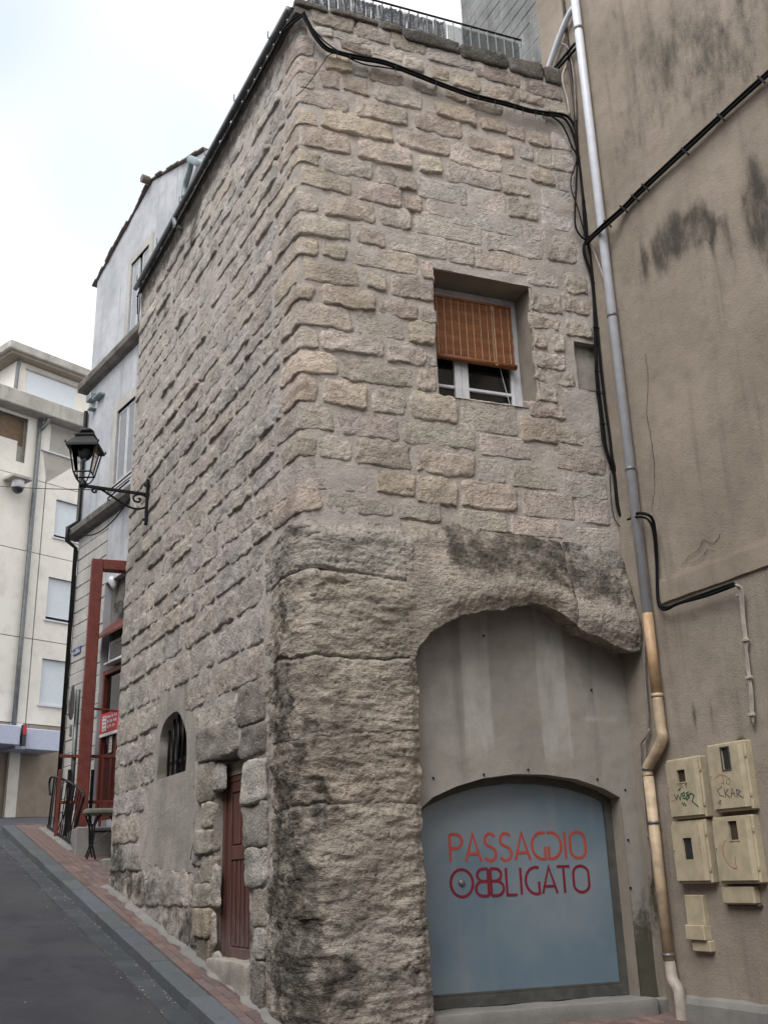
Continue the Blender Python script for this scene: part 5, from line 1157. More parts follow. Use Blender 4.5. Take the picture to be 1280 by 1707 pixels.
# roof verge: tile courses
def verge(a, e, n, name):
    for i in range(n):
        t0, t1 = i / n, (i + 1) / n; p0 = (a[0] + (e[0] - a[0]) * t0, a[1] + (e[1] - a[1]) * t0); p1 = (a[0] + (e[0] - a[0]) * t1, a[1] + (e[1] - a[1]) * t1); j = rnd.uniform(-.02, .02)
        o = PB.at(p0[0], p0[1] + .01 + j, -.35); e_ = PB.at(p1[0], p1[1] + .03 + j, -.35); MB().box(o, e_ - o, nB * (.42 + rnd.uniform(-.03, .03)), V * .05, .012).build(name, 'roof_tile', GH)
verge((eave[0] + .22, eave[1] - .10), ridge, 16, 'verge_tile'); verge(ridge, (r2[0] - .6, r2[1] + sl * -.6), 9, 'verge_tile')
MB().lathe(PB.at(ridge[0] + .1, ridge[1] + .05, .05), nB, [(0, 0), (0, .10), (.18, .10), (.18, 0)], 10).build('ridge_tile', 'roof_tile', GH)
g1 = PB.px(318, 268, .12)
MB().tube([PB.px(318, 266, .15), PB.px(345, 276, .15) ], .09, 10).build('roof_gutter', 'zinc_green', GH, True)
MB().tube(smoothline([PB.px(319, 268, .15), PB.px(316, 285, .12), PB.px(309, 310, .08), PB.px(307, 330, .08)], 4), .065, 10).build('rainwater_pipe', 'zinc_green', GH, True)
for i, (x, y) in enumerate(((149, 637), (124, 892))):
    zc_ = PB.hit(x, y, .2)[1]; prof = [(-.02, .0), (.0, .12), (.06, .22), (.15, .24), (.19, .24), (.21, .0)]; vs = []
    for u in (uC + .22, -2.0): vs += [PB.at(u, zc_ + dz, h) for dz, h in prof]
    mm = MB(); mm.add(vs, [(k, k + 1, k + 7, k + 6) for k in range(5)] + [tuple(range(6))[::-1], tuple(range(6, 12))]); mm.build('cornice', 'dark_cornice', GH)
    MB().box(PB.at(uC + .21, zc_, -.4), dB * .02, nB * .62, V * .19).build('cornice_return', 'dark_cornice', GH)
zc2 = PB.hit(124, 892, .2)[1]
def surround(hu, z0, z1, w=.22, name='window_surround'):
    MB().poly(PB, [(hu - 1.2, z0 - .12), (hu + w, z0 - .12), (hu + w, z1 + w), (hu - 1.2, z1 + w)], [[(hu - 1.0, z0), (hu, z0), (hu, z1), (hu - 1.0, z1)]], -.28, .02).build(name, 'ashlar', GH)
surround(w1[0], w1[2], w1[1], .18); surround(w2[0], w2[2], w2[1], .26)
def louvre(pl, u0, u1, z0, z1, h, n, parent, mat='shutter_white', name='shutter'):
    f = MB().poly(pl, [(u0, z0), (u1, z0), (u1, z1), (u0, z1)], [[(u0 + .05, z0 + .06), (u1 - .05, z0 + .06), (u1 - .05, z1 - .06), (u0 + .05, z1 - .06)]], h - .02, h + .02).build(name, mat, parent)
    for i in range(n):
        z = z0 + .06 + (z1 - z0 - .12) * (i + .5) / n; d = (z1 - z0 - .12) / n
        MB().box(pl.at(u0 + .045, z - d * .40, h - .018), pl.d * (u1 - u0 - .09), pl.n * .008, V * d * .80 + pl.n * .022).build('slat', mat, f)
    return f
sw1 = thing('window_shutters', PB.at(w1[0], w1[2], -.1), 'pale louvred shutters of the upper window under the gable', 'shutters')
louvre(PB, w1[0] - .40, w1[0] - .02, w1[2] + .02, w1[1] - .02, -.05, 26, sw1); louvre(PB, w1[0] - .94, w1[0] - .56, w1[2] + .02, w1[1] - .02, -.05, 26, sw1)
MB().box(PB.at(w1[0] - .94, w1[2], -.24), dB * .93, nB * .02, V * (w1[1] - w1[2])).build('pane', 'pane_glass', sw1)
sw2 = thing('window_shutters', PB.at(w2[0], w2[2], -.1), 'closed white louvred shutters of the middle window beside the lantern', 'shutters')
louvre(PB, w2[0] - .49, w2[0] - .01, w2[2] + .02, w2[1] - .02, -.06, 34, sw2); louvre(PB, w2[0] - .99, w2[0] - .51, w2[2] + .02, w2[1] - .02, -.06, 34, sw2)
# coursed ashlar of the ground floor
brn = random.Random(4); z = zF - .9
while z < zc2 - .15:
    hgt = min(brn.uniform(.26, .34), zc2 - .03 - z); u = uC
    while u > dw[0] + .05:
        l = brn.uniform(.4, .75); e = max(u - l, dw[0])
        if e - dw[0] < .15: e = dw[0]
        MB().box(PB.at(e + .006, z + .006, -.05), dB * (u - e - .012), nB * (.065 + brn.uniform(-.008, .008)), V * (hgt - .012), .014).build('block', 'ashlar', GH); u = e
    z += hgt
# shop entrance set in the tall opening
HS = -.14
MB().box(PB.at(dw[0] - 1.9, zF - .5, HS - .06), dB * 1.9, nB * .05, V * (dw[1] - zF + .6)).build('recess_wall', 'dark_cornice', GH)
m = MB()
for cx_, cz_, r in ((.32, 1.55, .2), (.52, 1.05, .2), (.75, 1.25, .22), (.28, .95, .12)):
    m.ribbon([PB.at(dw[0] - cx_ + r * math.cos(t) * (1 - t / 14), dw[1] - cz_ + .4 + r * math.sin(t) * (1 - t / 14), HS + .004) for t in np.linspace(0, 8, 24)], .03, nB, .002)
m.build('wall_scrolls', 'ink_grey', GH)
zz_ = lambda x, y: PB.hit(x, y, HS)[1]
shop = thing('shop_door', PB.at(dw[0] - .9, zF, HS), 'dark red shop door with glass panel and louvred leaves behind the terrace', 'door')
def sb(ua, ub, za, zb__, mat, name, h0=HS, th=.06, par=shop, bev=.006): return MB().box(PB.at(dw[0] - ub, za, h0), dB * (ub - ua), nB * th, V * (zb__ - za), bev).build(name, mat, par)
zt1, zt2, zt3, zt4, zt5 = zz_(190, 1116), zz_(190, 1186), zz_(190, 1222), zz_(190, 1258), zz_(190, 1338)
sb(.08, .16, zF - .4, zt1, 'red_paint', 'door_post', th=.10); sb(.16, 1.8, zt1 - .10, zt1, 'red_paint', 'door_rail', th=.10)
sb(.16, 1.8, zt2, zt1 - .10, 'pane_glass', 'door_glass', th=.02, bev=0); sb(.16, 1.8, zt2 - .04, zt2, 'red_paint', 'door_rail')
sb(.16, 1.8, zt4 - .05, zt4, 'red_paint', 'door_rail'); sb(.16, 1.8, zt4, zt3, 'red_paint', 'door_panel', th=.03)
sb(.22, .36, zt4 + .05, zt3 - .05, 'pane_glass', 'door_glass', th=.036, bev=0)
sb(.16, .24, zF - .4, zt4, 'red_paint', 'door_post'); sb(.62, .70, zF - .4, zt4, 'red_paint', 'door_post'); sb(.16, 1.8, zF - .4, zt5, 'red_paint', 'door_panel', th=.05)
nl = 26
for i in range(nl):
    z = zt5 + (zt4 - .05 - zt5) * i / nl; d = (zt4 - .05 - zt5) / nl
    for a, e in ((.24, .62), (.70, 1.2)): MB().box(PB.at(dw[0] - e, z, HS + .01), dB * (e - a), nB * .03, V * d * .55).build('slat', 'red_paint', shop)
sb(.24, 1.7, zF - .4, zt4, 'shop_dark', 'door_back', h0=HS - .005, th=.012, bev=0)
sg = thing('shop_sign', PB.at(dw[0] - .7, zt3, HS + .1), 'bright red shop sign with white lettering across the shop door', 'sign')
sb(.10, 1.7, zt3 + .02, zt2 - .02, 'red_sign', 'board', h0=HS + .08, th=.03, par=sg); sb(.10, 1.7, zt3 - .05, zt3 + .015, 'white_sign', 'border', h0=HS + .08, th=.03, par=sg); sb(.24, .44, zt3 + .06, zt2 - .08, 'white_sign', 'notice', h0=HS + .112, th=.004, par=sg, bev=0)
hh = (zt2 - zt3)
for r_, wds in ((.74, (.17, .06, .12)), (.52, (.09, .12, .16)), (.30, (.05, .05, .12))):
    m = MB(); u = .50
    for wd_ in wds:
        n_ = max(2, int(wd_ / .035))
        for i in range(n_):
            uu = u + i * .04; zb0 = zt3 + hh * r_ - .03
            m.ribbon([PB.at(dw[0] - uu, zb0, HS + .112), PB.at(dw[0] - uu, zb0 + (.075 if i == 0 else .05), HS + .112)], .012, nB, .003); m.ribbon([PB.at(dw[0] - uu, zb0 + .045, HS + .112), PB.at(dw[0] - uu - .026, zb0 + .045, HS + .112), PB.at(dw[0] - uu - .026, zb0, HS + .112)], .010, nB, .003)
        u += n_ * .04 + .05
    m.build('lettering', 'white_sign', sg)
m = MB()
for i in range(4): m.ribbon([PB.at(dw[0] - .27, zt3 + .10 + i * hh * .17, HS + .118), PB.at(dw[0] - .41, zt3 + .10 + i * hh * .17, HS + .118)], .018, nB, .002)
m.build('notice_lines', 'ink_grey', sg)
nt = thing('paper_notice', PB.at(dw[0] - .5, zt4 + .1, HS + .05), 'small white notice with dark border on the shop door', 'notice')
sb(.46, .66, zt4 + .02, zt3 - .03, 'shop_dark', 'frame', h0=HS + .035, th=.012, par=nt, bev=0); sb(.49, .63, zt4 + .05, zt3 - .06, 'white_sign', 'paper', h0=HS + .048, th=.004, par=nt, bev=0)
m = MB()
for i in range(3): m.ribbon([PB.at(dw[0] - .52, zt4 + .12 + i * .06, HS + .053), PB.at(dw[0] - .60, zt4 + .12 + i * .06, HS + .053)], .018, nB, .001)
m.build('lettering', 'red_sign', nt)
# canopy and small framed unit above the shop door
zc_ = zz_(178, 1076); cn = thing('door_canopy', PB.at(dw[0] - .6, zc_, HS), 'sloping dark red canopy above the shop door', 'canopy')
mm = MB(); mm.add([PB.at(u, z, h) for u in (dw[0] - .03, dw[0] - 1.6) for z, h in ((zc_, .22), (zc_ + .05, .22), (zc_ + .42, HS), (zc_ + .36, HS))], [(0, 4, 5, 1), (1, 5, 6, 2), (3, 7, 4, 0), (0, 1, 2, 3), (7, 6, 5, 4), (2, 6, 7, 3)]); mm.build('canopy_sheet', 'red_paint', cn)
un = thing('wall_unit', PB.at(dw[0] - .9, zz_(190, 1112), HS + .1), 'white framed dark window unit under the red canopy', 'window')
a, e, za, zb__ = .42, 1.4, zz_(190, 1108), zz_(190, 1074)
sb(a, e, za, zb__, 'white_paint', 'frame', h0=HS + .02, th=.12, par=un); sb(a + .06, e - .06, za + .06, zb__ - .06, 'shop_dark', 'screen', h0=HS + .135, th=.01, par=un, bev=0); sb(a - .04, e, za - .04, za, 'white_paint', 'sill', h0=HS + .02, th=.2, par=un)
sp = thing('spot_lamp', PB.px(190, 960, -.05), 'small white spot lamp hanging in the top of the tall shop opening', 'lamp')
pL = PB.px(190, 958, -.05)
MB().lathe(pL, (0, 0, -1), [(0, .0), (0, .05), (.06, .05), (.06, .0)], 10).build('socket', 'grey_metal', sp); MB().lathe(pL + V * -.06, (.15, -.1, -1), [(0, .0), (0, .10), (.10, .115), (.22, .06), (.30, .01), (.30, 0)], 12).build('lamp_head', 'lamp_glass_white', sp, True)
# boxes, black corner pipe, street plate, wires
ub = thing('utility_box', PB.px(157, 668, .1), 'pair of pale grey utility boxes on the corner of the gable house', 'utility box')
for (x0, x1, y0, y1, nme) in ((146, 155, 646, 672, 'box'), (156, 168, 645, 668, 'box'), (148, 154, 672, 684, 'cable_entry')):
    a = PB.hit(x0, y1, .12); e = PB.hit(x1, y0, .12); MB().box(PB.at(e[0], a[1], -.0), dB * (a[0] - e[0]), nB * .16, V * (e[1] - a[1] - .12), .015).build(nme, 'zinc_green', ub)
tag(MB().tube([PB.at(uC - .05, PB.hit(150, 686)[1], .07), PB.at(uC - .05, zc2 + .4, .07), PB.at(uC - .05, zc2 + .2, .3), PB.at(uC - .05, zc2 - .1, .3), PB.at(uC - .05, zc2 - .25, .08), PB.at(uC - .05, zF - .2, .08)], .05, 10).build('corner_pipe', 'iron_black', None, True), 'black pipe down the corner of the gable house behind the lantern', 'pipe')
stp = thing('street_plate', PB.px(129, 1086, .03), 'small blue street name plate on the ashlar corner', 'sign')
a = PB.hit(123, 1094, .03); e = PB.hit(136, 1076, .03); za, zb__ = a[1], e[1]
MB().box(PB.at(e[0], za, .01), dB * (a[0] - e[0]), nB * .03, V * (zb__ - za), .004).build('plate', 'blue_sign', stp)
m = MB()
for r_, n_ in ((.66, 3), (.34, 8)):
    for i in range(n_):
        uu = a[0] - (a[0] - e[0]) * (.5 + (i - n_ / 2 + .3) * .10); z0 = za + (zb__ - za) * r_ - .03
        m.ribbon([PB.at(uu, z0, .0405), PB.at(uu - .012 * (i % 3), z0 + .06, .0405)], .014, nB, .002)
        if i % 2: m.ribbon([PB.at(uu, z0 + .03, .0405), PB.at(uu - .03, z0 + .03, .0405)], .012, nB, .002)
m.build('lettering', 'white_sign', stp)
cable('thin_wire', [PB.px(135, 893, .26), PB.px(160, 890, .27), PB.px(185, 872, .27), PB.px(205, 848, .27), PB.px(225, 820, .27)], .014, 'cable_black', 'slack black wire hanging below the lower cornice of the gable house', 5)
for k, (p0, p1) in enumerate((((179, 821), (222, 785)), ((180, 831), (216, 801)))):
    cable('iron_stay', [PB.px(p0[0] + 3, p0[1] + 3, .45), PB.px(*p0, .45), PB.px((p0[0] + p1[0]) / 2, (p0[1] + p1[1]) / 2, .3), PB.px(*p1, .05)], .018, 'iron_black', ('upper' if k == 0 else 'lower') + ' of two iron stays sticking out beside the middle shutters', 2)

# ------------------------------------------------------------------ terrace with red portal, rail, table, black handrail, sign post
PT = Plane(street(9.7, -.34), dF, nF); PTR = Plane(street(11.6, -.30), dF, nF)
zT = PT.hit(155, 1378)[1]; gT = float(ground(9.7))
tr = thing('terrace_platform', PT.at(.8, gT), 'low grey concrete terrace platform in front of the red shop', 'platform')
MB().box(PT.at(PT.hit(127, 1385)[0], gT - .6, -3.2), dF * 2.6, nF * 3.2, V * (zT - gT + .6), .02).build('platform_body', 'concrete', tr)
MB().box(PT.at(.1, gT - .7, .0), dF * 2.0, nF * 1.15, V * (float(ground(9.0)) - gT + .74), .02).build('step', 'concrete', tr)
pt = thing('red_portal', PTR.at(PTR.hit(145, 1300)[0], zT), 'tall dark red steel portal frame standing over the shop terrace', 'portal')
ua, ub_ = PTR.hit(139, 1150)[0], PTR.hit(159, 1150)[0]; zt_ = PTR.hit(165, 934)[1]; zb__ = PTR.hit(180, 952)[1]
MB().box(PTR.at(ua, zT - .12, -.12), dF * (ub_ - ua), nF * .24, V * (zt_ - zT + .12), .012).build('post', 'red_paint', pt)
MB().box(PTR.at(ub_ + .001, zb__ - .0, -.12), dF * 1.9, nF * .24, V * (zt_ - zb__), .012).build('beam', 'red_paint', pt); MB().box(PTR.at(ub_ + 1.9, zT - .1, -.12), dF * (ub_ - ua), nF * .24, V * (zt_ - zT + .1), .012).build('post', 'red_paint', pt)
rr_ = thing('red_railing', PTR.at(.5, zT), 'dark red square railing along the edge of the shop terrace', 'railing')
u0, u1 = PTR.hit(98, 1300)[0], PTR.hit(215, 1265)[0]; zt_, zb__ = PTR.hit(150, 1259)[1], PTR.hit(150, 1336)[1]
for z in (zt_, zb__): MB().box(PTR.at(u0, z - .03, -.20), dF * (u1 - u0), nF * .05, V * .06, .006).build('rail', 'red_paint', rr_)
for x in (98, 114, 153): u = PTR.hit(x, 1300)[0]; MB().box(PTR.at(u, zT - .3, -.205), dF * .06, nF * .06, V * (zt_ - zT + .05), .005).build('upright', 'red_paint' if x == 98 else 'iron_black', rr_)
for u in (PTR.hit(170, 1300)[0], PTR.hit(195, 1300)[0]): MB().box(PTR.at(u, zT - .3, -.20), dF * .05, nF * .05, V * (zt_ - zT + .3), .005).build('upright', 'red_paint', rr_)
MB().tube([PTR.px(152, 1181, -.15), PTR.px(205, 1186, -.15)], .022, 6).build('tie_bar', 'red_paint', rr_)
PT2 = Plane(street(9.15, -.38), dF, nF); g2 = float(ground(9.15)) + .02
tb = thing('garden_table', PT2.at(.5, g2), 'small stone topped table on crossed black iron legs beside the terrace', 'table')
u0, u1 = PT2.hit(141, 1356)[0], PT2.hit(186, 1356)[0] + .35; zt_ = PT2.hit(160, 1348)[1]; zb__ = PT2.hit(160, 1358)[1]
rough_box(PT2.at(u0, zb__, -.40), dF * (u1 - u0), nF * .55, V * (zt_ - zb__), (12, 12, 6), .006, 10, 2.2).build('table_top', 'table_stone', tb, True)
ul = PT2.hit(154, 1390)[0]
for hh_ in (.08, -.33):
    for du in (.0, u1 - u0 - .38): 
        MB().tube(smoothline([PT2.at(ul - .09 + du, zb__, hh_), PT2.at(ul - .02 + du, zb__ - .18, hh_), PT2.at(ul + du, g2 + .25, hh_), PT2.at(ul + .07 + du, g2, hh_)], 4), .016, 6).build('leg', 'iron_black', tb, True)
        MB().tube(smoothline([PT2.at(ul + .12 + du, zb__, hh_), PT2.at(ul + .03 + du, zb__ - .18, hh_), PT2.at(ul + .01 + du, g2 + .25, hh_), PT2.at(ul - .07 + du, g2, hh_)], 4), .016, 6).build('leg', 'iron_black', tb, True)
    MB().tube([PT2.at(ul, zb__ - .26, hh_), PT2.at(u1, zb__ - .26, hh_)], .012, 6).build('stretcher', 'iron_black', tb)
MB().tube([PT2.at(ul, g2 + .22, .08), PT2.at(ul + .25, zb__ - .28, .08)], .008, 5).build('brace', 'iron_black', tb)
PK = Plane(street(0, -.20), dL, nL)
hr = thing('black_handrail', PK.px(122, 1410), 'black iron handrail with curved end at the kerbside of the terrace', 'handrail')
kx = lambda x, y: PK.px(80 + x / 5.5, 1130 + y / 5.5)
toppts = [kx(*q) for q in ((24, 1070), (16, 1000), (22, 935), (42, 907), (100, 917), (180, 945), (250, 985), (305, 1028), (330, 1070), (325, 1130), (300, 1210), (270, 1330), (244, 1450), (228, 1548))]
tl = smoothline(toppts, 5); MB().tube(tl, .024, 8).build('top_rail', 'iron_black', hr, True)
bot = [kx(-5, 1352), kx(110, 1440), kx(232, 1525)]; MB().tube(bot, .022, 8).build('bottom_rail', 'iron_black', hr)
t3 = [kx(*q) for q in ((60, 910), (100, 917), (180, 945), (250, 985), (312, 1035))]; tt = smoothline(t3, 8); b3 = smoothline([kx(5, 1358), kx(110, 1440), kx(215, 1512)], 8)
for i in range(13):
    f_ = i / 12; p = tt[int(f_ * (len(tt) - 1))]; q = b3[int(f_ * (len(b3) - 1))]; MB().tube([p, p * .5 + q * .5, q], .011, 5).build('baluster', 'iron_black', hr)
for q in (kx(3, 1356), kx(115, 1444), kx(228, 1524)): MB().tube([q, np.array([q[0], q[1], gz(q) - .03])], .018, 6).build('foot', 'iron_black', hr)
MB().tube(smoothline([kx(190, 1000), kx(185, 1130), kx(150, 1250), kx(90, 1400)], 4), .012, 6).build('brace', 'iron_black', hr, True)
m = MB(); a = PK.hit(118, 1410)[0]; e = PK.hit(82, 1380)[0]; vs0 = street(a - .5, -.32, float(ground(a - .5)) - .06); vs1 = street(e + .3, -.32, float(ground(e + .3)) - .06); m.box(vs0, vs1 - vs0, nL * .26, V * .085, .01).build('kerb_base', 'concrete', hr)
P0 = street(11.9, -.28, float(ground(11.9)) - .05); xs, ys = proj(P0); 
ps = depth(121, 1300, P0[1]); P0 = np.array([ps[0], ps[1], gz(ps) - .05]); zs0 = depth(117, 1150, P0[1])[2]
sn = thing('sign_post', P0, 'grey green pole with a round road sign seen edge on', 'road sign')
MB().tube([P0, np.array([P0[0], P0[1], zs0])], .045, 10).build('pole', 'galvanised', sn, True)
c = np.array([P0[0], P0[1], depth(113, 1172, P0[1])[2]]) - np.array([.08, .06, 0]); ax = H2(-.97, -.16)
MB().lathe(c, ax, [(0, 0), (0, .33), (.02, .34), (.035, .33), (.035, 0)], 24).build('sign_disc', 'sign_back', sn)
c2 = c - V * .52; MB().box(c2 - V * .12 + ax * .0, ax * .03, np.cross(ax, V) * .22, V * .22, .004).build('sub_plate', 'sign_back', sn)

# ------------------------------------------------------------------ modern building at the top of the street
gM = PM.hit(40, 1362)[1] - .6
MBD = thing('apartment_block', PM.at(0, gM), 'cream modern apartment block with flat roof slabs and roller shutters', 'building')
mh = PM.hit
uJ = mh(60, 1010)[0]; uw = 9.0
zr_ = [mh(60, y)[1] for y in (722, 785, 922, 1066, 1208)]; zsl = mh(75, 690, .5)[1]; zlow = mh(60, 1250)[1]
backm = MB().box(PM.at(-14, gM, -.9), dM * (14 + uw), nM * .65, V * (zsl - gM)).build('wall_core', 'weathered_concrete', MBD)
wins = [((78, 693), (71, 749), 148), ((95, 832), (90, 895), 134.5), ((82, 961), (76, 1032), 121.5), ((71, 1097), (66, 1174), 112.5)]
rows = [(mh(60, 800)[1], zsl), (mh(60, 922)[1], mh(60, 800)[1]), (mh(60, 1066)[1], mh(60, 922)[1]), (mh(60, 1208)[1], mh(60, 1066)[1])]
for i, (za, zb__) in enumerate(rows):
    (x0, y0), (xb, yb), xr = wins[i]; a = mh((x0 + xb) / 2, (y0 + yb) / 2)[0]; e = mh(xr, (y0 + yb) / 2)[0] if xr < 147 else a + 2.6; e = max(e, a + 1.05)
    w0, w1_ = mh(xb, yb)[1], mh(x0, y0)[1]
    w0 = max(w0, za + .05); w1_ = min(w1_, zb__ - .05)
    wp = MB().poly(PM, [(uJ + .02, za + .012), (uw, za + .012), (uw, zb__ - .012), (uJ + .02, zb__ - .012)], [[(a, w0), (e, w0), (e, w1_), (a, w1_)]], -.06, .0).build('wall_panel', 'cream_render', MBD)
    sh = MB().box(PM.at(a - .02, w0 + (.12 if i in (1, 2) else .0), -.125), dM * (e - a + .04), nM * .02, V * (w1_ - w0 - (.12 if i in (1, 2) else 0))).build('roller_shutter', 'roller_blue', MBD)
    nl = 22
    for k in range(nl):
        zz2 = w0 + .13 + (w1_ - w0 - .13) * k / nl; MB().box(PM.at(a, zz2, -.11), dM * (e - a), nM * .008, V * (w1_ - w0 - .13) / nl * .86).build('slat', 'roller_blue', sh)
    MB().box(PM.at(a - .02, w0, -.22), dM * (e - a + .04), nM * .02, V * .13).build('window_gap', 'pane_glass', MBD); MB().box(PM.at(a - .06, w0 - .05, -.02), dM * (e - a + .12), nM * .07, V * .05).build('window_sill', 'white_paint', MBD)
    ho_ = []
    if i == 0:
        lr = mh(45, 740)[0]; lz0, lz1 = mh(36, 771)[1], mh(42, 688)[1]; lz0 = max(lz0, za + .05); lz1 = min(lz1, zb__ - .12)
        ho_ = [[(-13, lz0), (lr, lz0), (lr, lz1), (-13, lz1)]]
    MB().poly(PM, [(-14, za + .012), (uJ - .02, za + .012), (uJ - .02, zb__ - .012), (-14, zb__ - .012)], ho_, -.06, -.004).build('wall_panel', 'cream_render', MBD)
    if i == 0:
        MB().box(PM.at(-13, lz0, -.16), dM * (lr + 13 - .25), nM * .02, V * ((lz1 - lz0) * .48)).build('loggia_parapet', 'cream_render', MBD)
        MB().box(PM.at(-13, lz0 + (lz1 - lz0) * .48 - .1, -.245), dM * (lr + 13 - .02), nM * .008, V * ((lz1 - lz0) * .52 + .1)).build('loggia_void', 'loggia_brown', MBD)
MB().box(PM.at(-14, zsl, -.6), dM * (14 + uw), nM * 1.1, V * (mh(75, 664, .5)[1] - zsl), .03).build('cornice_slab', 'weathered_concrete', MBD)
zs2 = mh(75, 664, .5)[1]; uT = mh(28, 630, -.6)[0]; zt2 = mh(80, 607, -.3)[1]
MB().box(PM.at(uT, zs2, -3.0), dM * (uw - uT), nM * 2.4, V * (zt2 - zs2)).build('attic_wall', 'cream_render', MBD)
a, e, w0, w1_ = mh(44, 640, -.6)[0], mh(126, 650, -.6)[0], mh(80, 660, -.6)[1], mh(80, 630, -.6)[1]
MB().box(PM.at(a, zs2 + .2, -.60), dM * (e - a), nM * .012, V * (w1_ - zs2 - .2)).build('attic_shutter', 'roller_blue', MBD); MB().box(PM.at(a - .05, w1_, -.6), dM * (e - a + .1), nM * .08, V * .06).build('attic_lintel', 'weathered_concrete', MBD)
us = mh(18, 575, -.1)[0]; MB().box(PM.at(us, zt2, -4.0), dM * (uw - us), nM * 3.9, V * (mh(85, 590, -.1)[1] - zt2), .03).build('roof_slab', 'weathered_concrete', MBD)
MB().box(PM.at(us + .15, zt2 - .10, -3.9), dM * (uw - us - .15), nM * 3.68, V * .098).build('roof_soffit', 'reveal_plaster', MBD)
up0 = mh(47, 950, .12)[0]; MB().tube(smoothline([PM.at(up0 + .15, zsl + .1, .30), PM.at(up0 + .15, zsl - .15, .28), PM.at(up0, zsl - .5, .10), PM.at(up0, zsl - .9, .10), PM.at(up0, zlow, .10)], 3), .075, 10).build('rain_pipe', 'zinc', MBD, True)
MB().tube([PM.at(mh(46, 606, .0)[0], zt2, -.5), PM.at(mh(43, 620)[0], zt2 - .5, -.52), PM.at(mh(40, 640)[0], zs2, -.52)], .07, 8).build('rain_pipe', 'zinc', MBD)
MB().box(PM.at(-14, gM, -.06), dM * (14 + uw), nM * .05, V * (zr_[4] - gM - .012)).build('ground_floor_wall', 'plaster_beige_clean', MBD)
MB().box(PM.at(mh(10, 1300)[0], gM, .0), dM * .35, nM * .12, V * (zr_[4] - gM - .02)).build('pilaster', 'cream_render', MBD)
cz0, cz1 = mh(75, 1251, 1.0)[1], mh(75, 1216, 1.0)[1]
aw = thing('shop_canopy', PM.at(0, cz0, .5), 'pale lilac shop canopy fascia at the foot of the apartment block', 'canopy')
ucr = mh(102, 1235, 1.0)[0]; ucm = mh(44, 1230, 1.0)[0]
MB().box(PM.at(ucm, cz0, .02), dM * (ucr - ucm), nM * .98, V * (cz1 - cz0), .02).build('fascia', 'lilac_panel', aw); MB().box(PM.at(-14, cz0 + .06, .02), dM * (ucm + 14 - .35), nM * 1.25, V * (cz1 - cz0 - .06), .02).build('fascia', 'lilac_panel', aw); MB().box(PM.at(ucm - .34, cz0 - .02, .02), dM * .33, nM * 1.0, V * (cz1 - cz0 + .02), .02).build('fascia', 'lilac_panel', aw)
bs = thing('blade_sign', PM.px(40, 1225, 1.1), 'small dark red hanging sign in front of the lilac canopy', 'sign')
a = PM.hit(35, 1243, 1.12); e = PM.hit(45, 1209, 1.12); MB().box(PM.at(a[0], a[1], 1.06), dM * (e[0] - a[0]), nM * .10, V * (e[1] - a[1]), .01).build('panel', 'shop_dark', bs); MB().box(PM.at(a[0] + .01, a[1] + (e[1] - a[1]) * .55, 1.161), dM * (e[0] - a[0] - .02), nM * .004, V * (e[1] - a[1]) * .42).build('face', 'red_sign', bs); MB().box(PM.at(a[0] - .12, a[1] + .25, 1.0), dM * .13, nM * .05, V * .05).build('arm', 'grey_metal', bs)
# surveillance camera
cc = thing('surveillance_camera', PM.px(38, 800, .6), 'white dome surveillance camera under a small bracket on the apartment block', 'camera')
a = PM.hit(22, 793, .6); e = PM.hit(55, 793, .6); um_ = (a[0] + e[0]) / 2; MB().box(PM.at(a[0], a[1], .02), dM * (e[0] - a[0]), nM * .62, V * .10, .01).build('bracket', 'weathered_concrete', cc)
r = .2; MB().lathe(PM.at(um_, a[1], .36), (0, 0, -1), [(0, .0), (0, r), (.12, r), (.26, r * 1.02), (.27, r * .93)], 18).build('housing', 'white_paint', cc, True); MB().lathe(PM.at(um_, a[1] - .27, .36), (0, 0, -1), [(0, r * .92), (.09, r * .8), (.16, r * .45), (.18, 0)], 18).build('dome', 'meter_glass', cc, True)
cable('overhead_wire', [depth(-40, 808, 31.0), depth(60, 814, 24.0), depth(140, 816, 18.0), PL_.px(215, 818, .0)], .010, 'cable_black', 'thin overhead wire strung across the street below the lantern', 4)

# ------------------------------------------------------------------ lantern on its bracket
zp0, zp1 = PL_.hit(250, 874)[1], PL_.hit(250, 812)[1]; uLn = PL_.hit(250, 840)[0]; zarm = PL_.hit(250, 826)[1]
lo, hi = .1, 3.0
for _ in range(40):
    mid = (lo + hi) / 2
    if proj(PL_.at(uLn, zarm, mid))[0] > 139: lo = mid
    else: hi = mid
AL = lo
ln = thing('street_lantern', PL_.at(uLn, zp0, .0), 'black four sided street lantern on a scrolled iron wall bracket', 'street lamp')
A_ = lambda a, dz: PL_.at(uLn, zarm + dz, a)
MB().box(PL_.at(uLn - .025, zp0, .02), dL * .05, nL * .05, V * (zp1 - zp0 + .1), .008).build('wall_plate', 'iron_black', ln)
for z in (zp0 + .08, zp1): MB().tube([PL_.at(uLn, z, -.05), PL_.at(uLn, z, .10)], .02, 6).build('bolt', 'iron_black', ln)
MB().box(PL_.at(uLn - .02, zarm - .022, .05), dL * .04, nL * (AL - .02), V * .045, .006).build('arm', 'iron_black', ln)
k_ = AL / 895.0
def sc(x, y): a = (1140 - x) * k_; return A_(a, -(y - (930 - (1140 - x) * .145)) * k_ * .80)
big = [sc(*q) for q in ((455, 838), (560, 915), (700, 1030), (800, 1105), (880, 1160), (975, 1185), (1060, 1165), (1115, 1100), (1115, 1020), (1070, 955), (1000, 925), (940, 940), (915, 985), (930, 1040), (975, 1062), (1010, 1040), (1008, 1005), (980, 1000))]
MB().tube(smoothline(big, 5), .017, 8).build('scroll', 'iron_black', ln, True)
